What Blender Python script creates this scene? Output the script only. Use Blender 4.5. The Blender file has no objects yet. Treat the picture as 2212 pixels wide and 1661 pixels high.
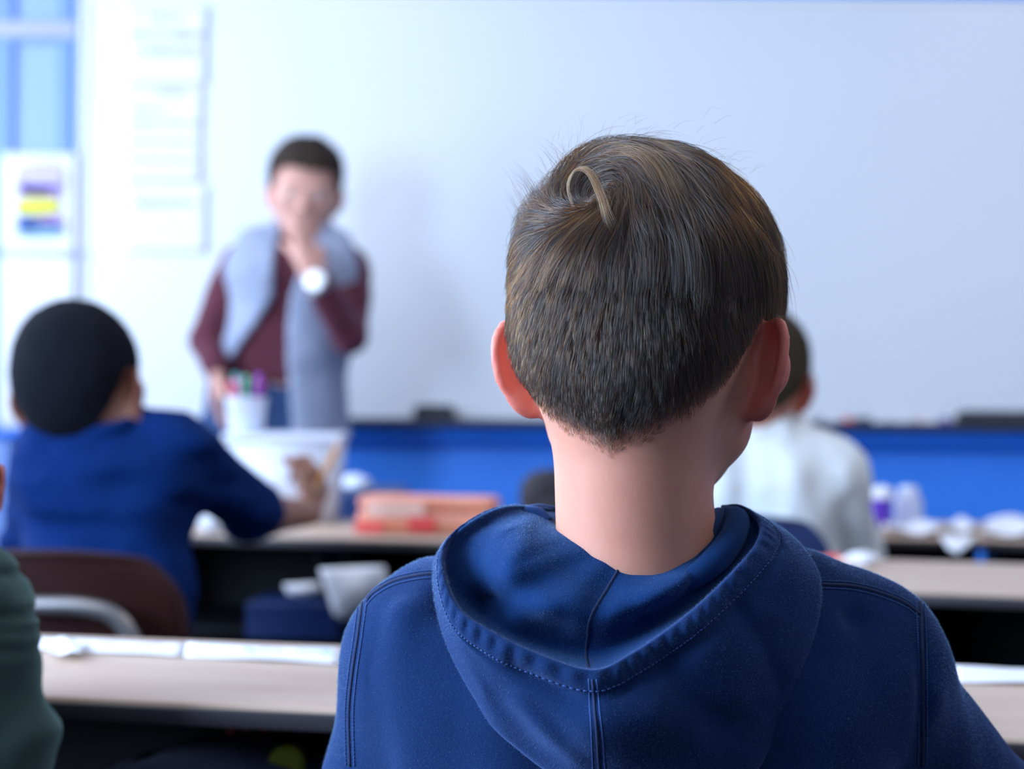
import bpy, bmesh, math, random
import numpy as np
from mathutils import Matrix, Vector, Euler
random.seed(7); rng = np.random.default_rng(11)
SC = bpy.context.scene
COL = SC.collection
PI = math.pi
# ------------------------------------------------------------------ camera, world, exposure
CAMZ = 1.03; FPX = 70.0 / 36.0 * 2212; CX, CY = 1106.0, 830.5
ROLL = math.radians(0.5)
cam_d = bpy.data.cameras.new('camera'); cam = bpy.data.objects.new('camera', cam_d); COL.objects.link(cam)
cam_d.lens = 70; cam_d.sensor_width = 36; cam_d.clip_start = 0.05
cam.matrix_world = Matrix.Translation((0, 0, CAMZ)) @ Matrix.Rotation(PI / 2, 4, 'X') @ Matrix.Rotation(ROLL, 4, 'Z')
cam_d.dof.use_dof = True; cam_d.dof.focus_distance = 1.185; cam_d.dof.aperture_fstop = 5.4
SC.camera = cam
w = bpy.data.worlds.new('world'); SC.world = w; w.use_nodes = True
w.node_tree.nodes['Background'].inputs[0].default_value = (0.55, 0.72, 1.0, 1)
w.node_tree.nodes['Background'].inputs[1].default_value = 1.5
SC.view_settings.view_transform = 'Standard'; SC.view_settings.look = 'None'
SC.view_settings.gamma = 1; SC.view_settings.use_curve_mapping = False
SC.view_settings.exposure = 0.0

def area_light(name, loc, rot, sx, sy, power, color, spread=180):
    l = bpy.data.lights.new(name, 'AREA'); l.shape = 'RECTANGLE'; l.size = sx; l.size_y = sy
    l.energy = power; l.color = color; l.spread = math.radians(spread)
    o = bpy.data.objects.new(name, l); COL.objects.link(o); o.location = loc; o.rotation_euler = rot
    return o
# daylight through the two windows in the left wall
area_light('window_daylight', (-2.36, 4.1, 1.72), (0, -PI / 2, 0), 1.45, 2.5, 106, (0.66, 0.79, 1.0))
area_light('window_daylight', (-2.36, 0.62, 1.72), (0, -PI / 2, 0), 1.45, 1.9, 285, (0.54, 0.72, 1.0))
# ceiling lamps (fixtures are built below at the same spots)
LAMPS = [(-0.6, 1.6, .6), (1.9, 1.6, 8.5), (-0.6, 4.0, 4), (1.9, 4.0, 13), (0.6, -0.9, .3)]
for lx, ly, lp in LAMPS:
    area_light('ceiling_lamp_light', (lx, ly, 2.655), (0, 0, 0), 0.56, 1.16, lp, (0.86, 0.90, 1.0) if ly > 3 else (1.0, 0.85, 0.70))

def W(px, py, D):
    dx, dy = px - CX, py - CY
    c, s = math.cos(ROLL), math.sin(ROLL)
    u = dx * c + dy * s; v = -dx * s + dy * c
    return np.array((u * D / FPX, D, CAMZ - v * D / FPX))
def WZ(px, py, z):                       # the point at height z seen at that pixel
    dx, dy = px - CX, py - CY
    c, s = math.cos(ROLL), math.sin(ROLL)
    v = -dx * s + dy * c
    return W(px, py, (CAMZ - z) * FPX / v)

# ------------------------------------------------------------------ materials
def mat(name, color, rough=0.6, metal=0.0, noise=0.0, nscale=30, bump=0.0, bscale=200, sheen=0.0, sheen_tint=None,
        spec=0.5, sss=0.0, sss_r=(1, .35, .2), emit=None, estr=0, color2=None, stretch=None, trans=0.0, alpha=1.0, coat=0.0, bdist=0.002):
    m = bpy.data.materials.new(name); m.use_nodes = True
    nt = m.node_tree; b = nt.nodes['Principled BSDF']
    def V(k, v):
        b.inputs[k].default_value = v
    V('Base Color', (*color, 1)); V('Roughness', rough); V('Metallic', metal); V('Specular IOR Level', spec)
    if sheen: V('Sheen Weight', sheen); V('Sheen Roughness', 0.45); V('Sheen Tint', (*(sheen_tint or (1, 1, 1)), 1))
    if sss: V('Subsurface Weight', sss); V('Subsurface Radius', sss_r); V('Subsurface Scale', 0.012)
    if trans: V('Transmission Weight', trans)
    if coat: V('Coat Weight', coat)
    if alpha < 1: V('Alpha', alpha)
    if emit: V('Emission Color', (*emit, 1)); V('Emission Strength', estr)
    tc = nt.nodes.new('ShaderNodeTexCoord'); vec = tc.outputs['Object']
    if stretch:
        mp = nt.nodes.new('ShaderNodeMapping'); mp.inputs['Scale'].default_value = stretch
        nt.links.new(vec, mp.inputs[0]); vec = mp.outputs[0]
    if noise or color2:
        n = nt.nodes.new('ShaderNodeTexNoise'); n.inputs['Scale'].default_value = nscale; n.inputs['Detail'].default_value = 5
        nt.links.new(vec, n.inputs['Vector'])
        r = nt.nodes.new('ShaderNodeMapRange'); r.inputs[1].default_value = .3; r.inputs[2].default_value = .7
        nt.links.new(n.outputs['Fac'], r.inputs[0])
        mx = nt.nodes.new('ShaderNodeMix'); mx.data_type = 'RGBA'
        c2 = color2 or tuple(max(0, c * (1 - noise)) for c in color)
        mx.inputs[6].default_value = (*color, 1); mx.inputs[7].default_value = (*c2, 1)
        nt.links.new(r.outputs[0], mx.inputs[0]); nt.links.new(mx.outputs[2], b.inputs['Base Color'])
    if bump:
        n = nt.nodes.new('ShaderNodeTexNoise'); n.inputs['Scale'].default_value = bscale; n.inputs['Detail'].default_value = 4
        nt.links.new(vec, n.inputs['Vector'])
        bp = nt.nodes.new('ShaderNodeBump'); bp.inputs['Strength'].default_value = bump; bp.inputs['Distance'].default_value = bdist
        nt.links.new(n.outputs['Fac'], bp.inputs['Height']); nt.links.new(bp.outputs[0], b.inputs['Normal'])
    return m

def fleece(name, color, color2, sheen, tint, scale=900):
    m = mat(name, color, rough=0.95, color2=color2, nscale=900, bump=0.40, bscale=scale * 2.2, sheen=sheen, sheen_tint=tint, spec=0.1, bdist=0.0006)
    return m

def skin_mat(name, base, red, scalp, sss=0.35):
    m = mat(name, base, rough=0.52, sss=sss, spec=0.35, bump=0.12, bscale=500, bdist=.0006)
    nt = m.node_tree; b = nt.nodes['Principled BSDF']
    b.inputs['Subsurface Scale'].default_value = 0.014
    a = nt.nodes.new('ShaderNodeAttribute'); a.attribute_name = 'tint'
    s = nt.nodes.new('ShaderNodeSeparateColor'); nt.links.new(a.outputs['Color'], s.inputs[0])
    n = nt.nodes.new('ShaderNodeTexNoise'); n.inputs['Scale'].default_value = 60; n.inputs['Detail'].default_value = 6
    m0 = nt.nodes.new('ShaderNodeMix'); m0.data_type = 'RGBA'
    m0.inputs[6].default_value = (*base, 1); m0.inputs[7].default_value = (base[0] * .93, base[1] * .82, base[2] * .78, 1)
    nt.links.new(n.outputs['Fac'], m0.inputs[0])
    m1 = nt.nodes.new('ShaderNodeMix'); m1.data_type = 'RGBA'; m1.inputs[7].default_value = (*red, 1)
    nt.links.new(m0.outputs[2], m1.inputs[6]); nt.links.new(s.outputs[0], m1.inputs[0])
    m2 = nt.nodes.new('ShaderNodeMix'); m2.data_type = 'RGBA'; m2.inputs[7].default_value = (*scalp, 1)
    nt.links.new(m1.outputs[2], m2.inputs[6]); nt.links.new(s.outputs[1], m2.inputs[0])
    nt.links.new(m2.outputs[2], b.inputs['Base Color'])
    return m

# ------------------------------------------------------------------ object helpers
def tag(o, label, cat, group=None, kind=None):
    if label: o['label'] = label
    if cat: o['category'] = cat
    if group: o['group'] = group
    if kind: o['kind'] = kind
    return o
def thing(name, label, cat, loc=(0, 0, 0), rotz=0, group=None):
    o = bpy.data.objects.new(name, None); COL.objects.link(o); o.empty_display_size = .05
    o.location = loc; o.rotation_euler = (0, 0, rotz)
    return tag(o, label, cat, group)
def link_mesh(name, me, m, parent=None, world=False):
    o = bpy.data.objects.new(name, me); COL.objects.link(o)
    if m is not None: me.materials.append(m)
    if parent is not None:
        o.parent = parent
        if world:                       # geometry written in world coordinates
            pm = Matrix.Translation(parent.location) @ parent.rotation_euler.to_matrix().to_4x4()
            if parent.parent is not None:
                pm = Matrix.Translation(parent.parent.location) @ parent.parent.rotation_euler.to_matrix().to_4x4() @ pm
            o.matrix_parent_inverse = pm.inverted()
    return o
def bm_obj(name, bm, m, parent=None, smooth=True, world=False):
    me = bpy.data.meshes.new(name); bmesh.ops.recalc_face_normals(bm, faces=bm.faces[:]); bm.to_mesh(me); bm.free()
    if smooth: me.polygons.foreach_set('use_smooth', [True] * len(me.polygons))
    return link_mesh(name, me, m, parent, world)
def np_obj(name, v, q, m, parent=None, world=True, smooth=True):
    me = bpy.data.meshes.new(name)
    me.vertices.add(len(v)); me.vertices.foreach_set('co', np.asarray(v, np.float32).ravel())
    k = q.shape[1]
    me.loops.add(q.size); me.loops.foreach_set('vertex_index', q.ravel().astype(np.int32))
    me.polygons.add(len(q)); me.polygons.foreach_set('loop_start', (np.arange(len(q)) * k).astype(np.int32))
    me.update(calc_edges=True); me.validate()
    if smooth: me.polygons.foreach_set('use_smooth', [True] * len(me.polygons))
    return link_mesh(name, me, m, parent, world)
def add_box(bm, c, s, bev=0.0, seg=2, M=None):
    r = bmesh.ops.create_cube(bm, size=1.0); vs = r['verts']
    for v in vs: v.co = Vector((v.co.x * s[0] + c[0], v.co.y * s[1] + c[1], v.co.z * s[2] + c[2]))
    if bev:
        es = list({e for v in vs for e in v.link_edges})
        r2 = bmesh.ops.bevel(bm, geom=es, offset=bev, segments=seg, affect='EDGES', profile=.5)
        vs = list({v for f in r2['faces'] for v in f.verts} | {v for v in vs if v.is_valid})
    if M is not None:
        for v in vs: v.co = M @ v.co
    return vs
def add_tube(bm, pts, r, n=10, closed=False, flat=None, cap=True, up=None):
    pts = [Vector(p) for p in pts]; N = len(pts); rings = []
    rs = r if hasattr(r, '__len__') else [r] * N
    prev = None
    for i, p in enumerate(pts):
        if closed: t = pts[(i + 1) % N] - pts[i - 1]
        else: t = pts[min(i + 1, N - 1)] - pts[max(i - 1, 0)]
        t.normalize()
        if prev is None:
            a = Vector(up) if up is not None else (Vector((0, 0, 1)) if abs(t.z) < .9 else Vector((1, 0, 0)))
        else: a = prev
        a = (a - t * a.dot(t)).normalized(); prev = a; b = t.cross(a)
        ring = []
        for k in range(n):
            th = 2 * PI * k / n
            ring.append(bm.verts.new(p + a * (math.cos(th) * rs[i]) + b * (math.sin(th) * rs[i] * (flat or 1))))
        rings.append(ring)
    for i in range(N if closed else N - 1):
        A, B = rings[i], rings[(i + 1) % N]
        for k in range(n): bm.faces.new((A[k], A[(k + 1) % n], B[(k + 1) % n], B[k]))
    if cap and not closed:
        bm.faces.new(rings[0][::-1]); bm.faces.new(rings[-1])
def add_lathe(bm, prof, n=24, c=(0, 0, 0)):
    rings = []
    for r, z in prof:
        rings.append([bm.verts.new((c[0] + max(r, 1e-4) * math.cos(2 * PI * k / n), c[1] + max(r, 1e-4) * math.sin(2 * PI * k / n), c[2] + z)) for k in range(n)])
    for A, B in zip(rings, rings[1:]):
        for k in range(n): bm.faces.new((A[k], A[(k + 1) % n], B[(k + 1) % n], B[k]))
    bm.faces.new(rings[0][::-1]); bm.faces.new(rings[-1])
def box_obj(name, c, s, m, parent=None, bev=0.0, smooth=False, M=None, world=False):
    bm = bmesh.new(); add_box(bm, c, s, bev, M=M)
    return bm_obj(name, bm, m, parent, smooth, world)
def tube_obj(name, pts, r, m, parent=None, world=False, **k):
    bm = bmesh.new(); add_tube(bm, pts, r, **k)
    return bm_obj(name, bm, m, parent, True, world)
def catmull(P, n):                       # P (k,d) -> n samples through the points
    P = np.asarray(P, float); k = len(P)
    Q = np.vstack([2 * P[0] - P[1], P, 2 * P[-1] - P[-2]])
    t = np.linspace(0, k - 1, n); i = np.minimum(t.astype(int), k - 2); f = (t - i)[:, None]
    a, b, c, d = Q[i], Q[i + 1], Q[i + 2], Q[i + 3]
    return .5 * (2 * b + (c - a) * f + (2 * a - 5 * b + 4 * c - d) * f ** 2 + (3 * b - a - 3 * c + d) * f ** 3)
def copy_tree(o, label=None, loc=None, rotz=None, group=None):
    r = o.copy(); COL.objects.link(r)
    if loc is not None: r.location = loc
    if rotz is not None: r.rotation_euler = (0, 0, rotz)
    if label: r['label'] = label
    if group: r['group'] = group
    for ch in o.children:
        c = ch.copy(); COL.objects.link(c); c.parent = r
        for g in ch.children:
            d = g.copy(); COL.objects.link(d); d.parent = c
    return r

# ------------------------------------------------------------------ distance fields and their meshing
def nrm(v): v = np.asarray(v, float); return v / np.linalg.norm(v)
def s_ell(p, c, r, R=None):
    q = p - np.asarray(c, np.float32)
    if R is not None: q = q @ np.asarray(R, np.float32)      # columns of R = local axes
    r = np.asarray(r, np.float32)
    k0 = np.sqrt(((q / r) ** 2).sum(1)) + 1e-6; k1 = np.sqrt(((q / r ** 2) ** 2).sum(1)) + 1e-6
    return k0 * (k0 - 1) / k1
def s_cap(p, a, b, ra, rb):
    a = np.asarray(a, np.float32); b = np.asarray(b, np.float32); ba = b - a
    q = p - a; h = np.clip(q @ ba / max(1e-9, float(ba @ ba)), 0, 1)
    return np.sqrt(((q - h[:, None] * ba) ** 2).sum(1)) - (ra + (rb - ra) * h)
def s_box(p, c, r, rad=0.0, R=None):
    q = p - np.asarray(c, np.float32)
    if R is not None: q = q @ np.asarray(R, np.float32)
    q = np.abs(q) - (np.asarray(r, np.float32) - rad)
    return np.sqrt((np.maximum(q, 0) ** 2).sum(1)) + np.minimum(q.max(1), 0) - rad
def smin(a, b, k):
    if k <= 0: return np.minimum(a, b)
    h = np.maximum(k - np.abs(a - b), 0) / k
    return np.minimum(a, b) - h * h * k * .25
def smax(a, b, k): return -smin(-a, -b, k)
_lat = np.random.default_rng(3).random((32, 32, 32)).astype(np.float32)
def vnoise(p, s):                       # value noise in -1..1
    q = p * s; i = np.floor(q).astype(int); f = (q - i).astype(np.float32); f = f * f * (3 - 2 * f)
    def L(a, b, c): return _lat[(i[:, 0] + a) & 31, (i[:, 1] + b) & 31, (i[:, 2] + c) & 31]
    x, y, z = f[:, 0], f[:, 1], f[:, 2]
    v = ((L(0,0,0)*(1-x)+L(1,0,0)*x)*(1-y)+(L(0,1,0)*(1-x)+L(1,1,0)*x)*y)*(1-z) + ((L(0,0,1)*(1-x)+L(1,0,1)*x)*(1-y)+(L(0,1,1)*(1-x)+L(1,1,1)*x)*y)*z
    return v * 2 - 1
def mesh_sdf(f, lo, hi, h):
    lo = np.asarray(lo, np.float32); hi = np.asarray(hi, np.float32)
    B = 8
    n = np.ceil((hi - lo) / (h * B)).astype(int) * B
    nb = n // B
    g = np.stack(np.meshgrid(*[np.arange(k) for k in nb], indexing='ij'), -1).reshape(-1, 3)
    cen = lo + (g * B + B / 2) * h
    d = f(cen.astype(np.float32))
    D = np.repeat(np.repeat(np.repeat(np.where(d.reshape(nb) < 0, -1., 1.).astype(np.float32), B, 0), B, 1), B, 2)
    act = g[np.abs(d) < B * h * .87 * 1.55 + .004]
    off = np.stack(np.meshgrid(*[np.arange(B)] * 3, indexing='ij'), -1).reshape(-1, 3)
    CH = 3000
    for s in range(0, len(act), CH):
        idx = (act[s:s + CH, None, :] * B + off[None]).reshape(-1, 3)
        D[idx[:, 0], idx[:, 1], idx[:, 2]] = f((lo + idx * h).astype(np.float32))
    S = D < 0
    shp = tuple(n); acc = {}
    P_, C_, quads = [], [], []
    for ax in range(3):
        e = np.zeros(3, int); e[ax] = 1
        sl0 = [slice(1, -1)] * 3; sl1 = [slice(1, -1)] * 3
        sl0[ax] = slice(0, -1); sl1[ax] = slice(1, None)
        a, b = S[tuple(sl0)], S[tuple(sl1)]
        idx = np.argwhere(a != b)
        base = idx + np.array([0 if k == ax else 1 for k in range(3)])
        d0 = D[base[:, 0], base[:, 1], base[:, 2]]; nx = base + e; d1 = D[nx[:, 0], nx[:, 1], nx[:, 2]]
        t = d0 / (d0 - d1)
        pos = base + t[:, None] * e
        o1, o2 = [k for k in range(3) if k != ax]
        cells = []
        for (u, v) in ((0, 0), (-1, 0), (-1, -1), (0, -1)):
            c = base.copy(); c[:, o1] += u; c[:, o2] += v
            cells.append(np.ravel_multi_index(c.T, shp))
        for c in cells: P_.append(pos); C_.append(c)
        Q = np.stack(cells, 1)
        fl = (d0 < 0) if ax != 1 else ~(d0 < 0)
        Q[~fl] = Q[~fl][:, ::-1]
        quads.append(Q)
    P_ = np.concatenate(P_); C_ = np.concatenate(C_); Q = np.concatenate(quads)
    uc, inv = np.unique(C_, return_inverse=True)
    cnt = np.bincount(inv); V = np.stack([np.bincount(inv, P_[:, k]) / cnt for k in range(3)], 1)
    Q = np.searchsorted(uc, Q)
    return lo + V * h, Q
def sdf_obj(name, f, lo, hi, h, m, parent=None):
    v, q = mesh_sdf(f, lo, hi, h)
    return np_obj(name, v, q, m, parent)
# ------------------------------------------------------------------ people: head, hands, bodies as distance fields
def rot_head(yaw, pitch=0, roll=0):      # yaw > 0 turns the face to the right of the picture, pitch > 0 drops the chin, roll > 0 tips the head to the left
    return np.array(Matrix.Rotation(-math.radians(yaw), 3, 'Z') @ Matrix.Rotation(-math.radians(pitch), 3, 'X') @ Matrix.Rotation(-math.radians(roll), 3, 'Y'), float)
FACE = dict(x=0)
def ear_axes(s, a=32):
    a = math.radians(a)
    B = np.array((s * math.sin(a), -math.cos(a), 0.0)); U = nrm((s * .16, -.10, 1.0)); B = nrm(B - U * (B @ U)); N = np.cross(B, U) * s
    return B, U, N                       # N: outward-forward face of the ear
EAR_OUT = [(-.002, .012), (.001, .024), (.009, .031), (.019, .030), (.027, .021), (.030, .007), (.028, -.007), (.021, -.017), (.014, -.026), (.006, -.030), (-.001, -.025), (-.002, -.014)]
def ear_sdf(p, s, a=32, base=(.0735, .006, -.041), es=.93):
    B, U, N = ear_axes(s, a); c = np.array((s * base[0], base[1], base[2]))
    R = np.stack([B, U, N], 1)
    q = ((p - c.astype(np.float32)) @ R.astype(np.float32)) / es
    # cup the ear: the rim bends outward/forward a little
    q = q.copy(); q[:, 2] -= 3.5 * np.maximum(q[:, 0], 0) ** 2 * 1.0 - .25 * q[:, 0]
    pts = [(b, u, 0.) for b, u in catmull(EAR_OUT + [EAR_OUT[0]], 44)]
    d = None
    for A, Bp in zip(pts[:32], pts[1:33]):
        r = .0030 if A[1] > -.018 else .0042
        c1 = s_cap(q, A, Bp, r, r); d = c1 if d is None else np.minimum(d, c1)
    for A, Bp in zip(pts[32:], pts[33:]):
        d = smin(d, s_cap(q, A, Bp, .0045, .0045), .003)
    d = smin(d, s_ell(q, (.013, .003, -.001), (.016, .029, .0026)), .005)
    d = smin(d, s_ell(q, (.006, .0, -.007), (.013, .018, .009)), .008)      # back of the concha
    d = smin(d, s_ell(q, (.008, -.022, 0), (.010, .010, .0048)), .006)       # lobe
    return d * es
def head_core(q, jaw=1.0):
    d = s_ell(q, (0, -.006, .002), (.0765, .092, .083))
    d = smin(d, s_ell(q, (0, -.045, -.030), (.058, .045, .045)), .03)       # occiput
    d = smin(d, s_ell(q, (0, .040, -.045), (.062, .052, .068)), .03)        # face
    d = smin(d, s_ell(q, (0, .052, -.092), (.034 * jaw, .036, .026)), .03)  # chin
    for s in (-1, 1):
        d = smin(d, s_cap(q, (s * .058, .012, -.050), (s * .050 * jaw, .020, -.080), .013, .013), .02)
        d = smin(d, s_cap(q, (s * .050 * jaw, .020, -.080), (s * .016, .070, -.105), .012, .012), .02)
        d = smin(d, s_ell(q, (s * .042, .066, -.040), (.018, .018, .014)), .015)     # cheek
        d = smin(d, s_ell(q, (s * .026, .084, .002), (.022, .008, .006)), .008)      # brow
        d = smax(d, -s_ell(q, (s * .031, .096, -.018), (.014, .012, .009)), .008)    # socket
    return d
def head_face(q, d):
    d = smin(d, s_cap(q, (0, .088, -.008), (0, .107, -.045), .006, .010), .006)
    for s in (-1, 1):
        d = smin(d, s_ell(q, (s * .010, .098, -.049), (.007, .009, .006)), .004)
        d = smin(d, s_ell(q, (s * .031, .083, -.018), (.0125, .0115, .010)), .003)
    d = smin(d, s_ell(q, (0, .090, -.071), (.022, .009, .004)), .004)
    d = smin(d, s_ell(q, (0, .089, -.079), (.018, .009, .0045)), .003)
    return d
class Head:
    def __init__(s, o, R, sc=1.0, jaw=1.0, ear=True, hl=None, ear_a=32):
        s.o = np.asarray(o, float); s.R = R; s.sc = sc; s.jaw = jaw; s.ear = ear; s.ear_a = ear_a
        s.hl = hl or [(0, -.098), (25, -.083), (45, -.068), (62, -.048), (76, -.020), (90, -.004), (102, -.022), (112, -.012), (128, .040), (180, .056)]
    def loc(s, p): return ((p - s.o.astype(np.float32)) @ s.R.astype(np.float32)) / s.sc
    def world(s, q): return np.asarray(q) @ s.R.T * s.sc + s.o
    def sdf(s, p, face=True):
        q = s.loc(p); d = head_core(q, s.jaw)
        if face:
            d = head_face(q, d)
            if s.ear:
                for e in (-1, 1): d = smin(d, ear_sdf(q, e, s.ear_a), .006)
        return d * s.sc
    def core(s, p): return head_core(s.loc(p), s.jaw) * s.sc
    def hairline(s, q):
        phi = np.degrees(np.arctan2(np.abs(q[:, 0]), -(q[:, 1] + .006)))
        return np.interp(phi, [a for a, _ in s.hl], [z for _, z in s.hl])
    def mask(s, q):                      # > 0 where hair grows
        return q[:, 2] - s.hairline(q)
def hand_caps(wrist, d, n, thumb, s=1.0, curl=0.5, spread=.12, tcurl=.4, fingers=None, tspread=.75):
    """wrist point, finger direction d, palm normal n, thumb side direction; list of tapered capsules (palm, four unequal fingers, thumb)"""
    d = nrm(d); n = nrm(np.asarray(n) - d * (np.asarray(n) @ d)); t = np.asarray(thumb, float); t = nrm(t - d * (t @ d) - n * (t @ n))
    C = []
    for i, (off, L, r) in enumerate([(.024, .070, .0088), (.008, .078, .0090), (-.009, .072, .0085), (-.025, .056, .0075)]):
        k0 = wrist + t * off * .55 * s + d * .012 * s; k1 = wrist + t * off * s + d * (.078 - .004 * i) * s
        C.append((k0, k1, .0125 * s, .0110 * s, .012 * s))
        cu = curl if fingers is None else fingers[i]
        a = 0; p = k1; dd = nrm(d + t * off * spread * 20)
        for seg, fr in enumerate((.46, .30, .24)):
            a += cu * (0.9 if seg == 0 else 1.15)
            v = dd * math.cos(a) + n * math.sin(a)
            p2 = p + v * L * fr * s; rr = r * (1 - .12 * seg) * s
            C.append((p, p2, rr, rr * .88, .004 * s)); p = p2
    p = wrist + t * .018 * s + d * .022 * s
    v = nrm(t * tspread + d * .75 + n * .25); p2 = p + v * .040 * s
    C.append((p, p2, .014 * s, .0105 * s, .010 * s))
    v = nrm(v + n * tcurl + d * .3); p3 = p2 + v * .030 * s; C.append((p2, p3, .0102 * s, .009 * s, .004 * s))
    v = nrm(v + n * tcurl); C.append((p3, p3 + v * .024 * s, .009 * s, .0075 * s, .004 * s))
    return C
def eval_caps(p, caps, d=None):
    for a, b, ra, rb, k in caps:
        c = s_cap(p, a, b, ra, rb); d = c if d is None else smin(d, c, k)
    return d
def bounds(pts, m=.16):
    P = np.array(pts); return P.min(0) - m, P.max(0) + m
def joints_seated(neck, shL, shR, elL, wrL, elR, wrR, pelvis, knee_y, foot_y, hw=.075, dx=0.0):
    J = dict(neck=neck, shL=shL, shR=shR, elL=elL, wrL=wrL, elR=elR, wrR=wrR, pelvis=pelvis)
    J = {k: np.asarray(v, float) for k, v in J.items()}
    px, py, pz = J['pelvis']
    for s, c in ((-1, 'L'), (1, 'R')):
        J['hip' + c] = np.array((px + s * hw, py, pz)); J['kn' + c] = np.array((px + dx + s * (hw + .03), knee_y, pz + .005)); J['an' + c] = np.array((px + dx + s * (hw + .03), foot_y, .085)); J['to' + c] = J['an' + c] + (s * .02, .14, -.045)
    return J
def torso_caps(J, g=0.0, b=1.0):
    sh = (J['shL'] + J['shR']) / 2; mid = sh * .5 + J['pelvis'] * .5; ax = (J['shR'] - J['shL']) * .5
    C = [(J['shL'] * .8 + sh * .2, J['shR'] * .8 + sh * .2, .052 * b + g, .052 * b + g, .03)]
    for s in (-.55, 0, .55):
        C.append((sh + ax * s * .95 - (0, 0, .04), mid + ax * s * .70, .068 * b + g, .066 * b + g, .05))
        C.append((mid + ax * s * .70, J['pelvis'] + ax * s * .72, .066 * b + g, .074 * b + g, .05))
    for c in 'LR': C.append((J['neck'] - (0, 0, .03 if g < 0 else 0), J['sh' + c] * .88 + sh * .12 + (0, 0, .005), .036 * b + g, .034 * b + g, .03))
    return C
def arm_caps(J, c, g=0.0, b=1.0, end=1.0, k=.03):
    w = J['el' + c] + (J['wr' + c] - J['el' + c]) * end
    r2 = .031 + (.022 - .031) * end
    return [(J['sh' + c], J['el' + c], .042 * b + g, .032 * b + g, k), (J['el' + c], w, .033 * b + g, r2 * b + g, .015)]
def leg_caps(J, c, g=0.0, b=1.0):
    return [(J['hip' + c], J['kn' + c], .070 * b + g, .048 * b + g, .04), (J['kn' + c], J['an' + c], .048 * b + g, .030 * b + g, .02)]
def foot_caps(J, c, g=0.0):
    a = J['an' + c]; t = J['to' + c]
    return [(a - (0, .02, .045), t, .032 + g, .026 + g, .02), (a, a - (0, .02, .045), .034 + g, .032 + g, .02)]

def make_body(root, H, J, skin, hands, h=.005, b=1.0, neck_r=.048, hair_tint=True, legs=True, neck_base=None, head_h=None, ear_red=1.0, trap=0.0, neck_top=(0, -.016, -.055)):
    nb = np.asarray(neck_base if neck_base is not None else J['neck'])
    nt_ = H.world(np.array([neck_top]))[0]
    caps = torso_caps(J, -.010, b) + [c for s in 'LR' for c in arm_caps(J, s, 0, b)]
    if legs: caps += [c for s in 'LR' for c in leg_caps(J, s, -.006, b) + foot_caps(J, s, -.006)]
    def f(p):
        d = H.sdf(p)
        d = smin(d, s_cap(p, nt_, nb, neck_r, neck_r * 1.02), .035)
        for s in (-1, 1):
            sh = J['shL'] if s < 0 else J['shR']
            d = smin(d, s_cap(p, nb * .75 + nt_ * .25 - (0, 0, trap), sh * .55 + nb * .45 - (0, 0, trap), neck_r * .55, neck_r * .7), .03)
        d = eval_caps(p, caps, d)
        for hc in hands:
            lo = np.min([c[0] for c in hc], 0) - .15; hi = np.max([c[0] for c in hc], 0) + .15
            m = np.all((p > lo) & (p < hi), 1)
            if m.any():
                dh = eval_caps(p[m], hc); d[m] = smin(d[m], dh, .010)
        return d
    pts = [H.o] + [J[k] for k in J if legs or k[:2] not in ('kn', 'an', 'to')] + [c[1] for hc in hands for c in hc]
    lo, hi = bounds(pts)
    v, q = mesh_sdf(f, lo, hi, h)
    o = np_obj('body', v, q, skin, root)
    L = H.loc(v.astype(np.float32)); mk = H.mask(L) + .004 * vnoise(L, 140)
    near = (L[:, 2] > -.13) & (np.abs(L[:, 0]) < .12) & (np.abs(L[:, 1]) < .13)
    dc = head_core(L, H.jaw)
    near &= np.isfinite(dc); ear = np.zeros(len(v), np.float32)
    if near.any(): ear[near] = np.clip(1.2 - np.minimum(ear_sdf(L[near], 1, H.ear_a), ear_sdf(L[near], -1, H.ear_a)) / .007, 0, 1)
    scalp = np.clip(mk / .012 + .2, 0, 1) * near * (1 - ear) * (dc < .035)
    if not hair_tint: scalp *= 0
    col = np.zeros((len(v), 4), np.float32); col[:, 0] = ear * ear_red; col[:, 1] = scalp; col[:, 3] = 1  # red ears: flesh tone plus light shining through, put into the colour
    a = o.data.color_attributes.new('tint', 'FLOAT_COLOR', 'POINT'); a.data.foreach_set('color', col.ravel())
    return o, f
def make_eyes(root, H):
    for s in (-1, 1):
        bm = bmesh.new(); bmesh.ops.create_uvsphere(bm, u_segments=14, v_segments=8, radius=.0108 * H.sc)
        c = H.world(np.array([[s * .031, .0835, -.018]]))[0]
        for vv in bm.verts: vv.co += Vector(c)
        e = bm_obj('eye', bm, M['eye'], root, True, True)
        bm = bmesh.new(); bmesh.ops.create_uvsphere(bm, u_segments=12, v_segments=6, radius=.005 * H.sc)
        c = H.world(np.array([[s * .031, .0900, -.018]]))[0]
        for vv in bm.verts: vv.co += Vector(c)
        bm_obj('iris', bm, M['iris'], root, True, True)
def hair_cap(root, H, m, thick=.007, top=.0, h=.004, rough=.0015, name='hair', rs=160, neck=None):
    def f(p):
        q = H.loc(p); d = head_core(q, H.jaw)
        if neck is not None: d = smin(d, s_cap(p, neck[0], neck[1], neck[2], neck[2]) / H.sc, .03)
        th = thick + top * np.clip(q[:, 2] / .08, 0, 1) * (1 + .3 * vnoise(q, 40))
        d = d - th + rough * vnoise(q, rs) + rough * .7 * vnoise(q, rs * 2.3)
        return smax(d, -(H.mask(q) + .003 * vnoise(q, 90)) * .8, .006) * H.sc
    c = H.o; return sdf_obj(name, f, c - .16 * H.sc, c + .16 * H.sc, h, m, root)
M = {}
M['eye'] = mat('eye_white', (.42, .38, .38), .4); M['iris'] = mat('iris', (.10, .06, .03), .1)
M['board'] = mat('whiteboard_enamel', (.73, .76, .80), .30, noise=.03, nscale=1.5, spec=.4)
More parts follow.
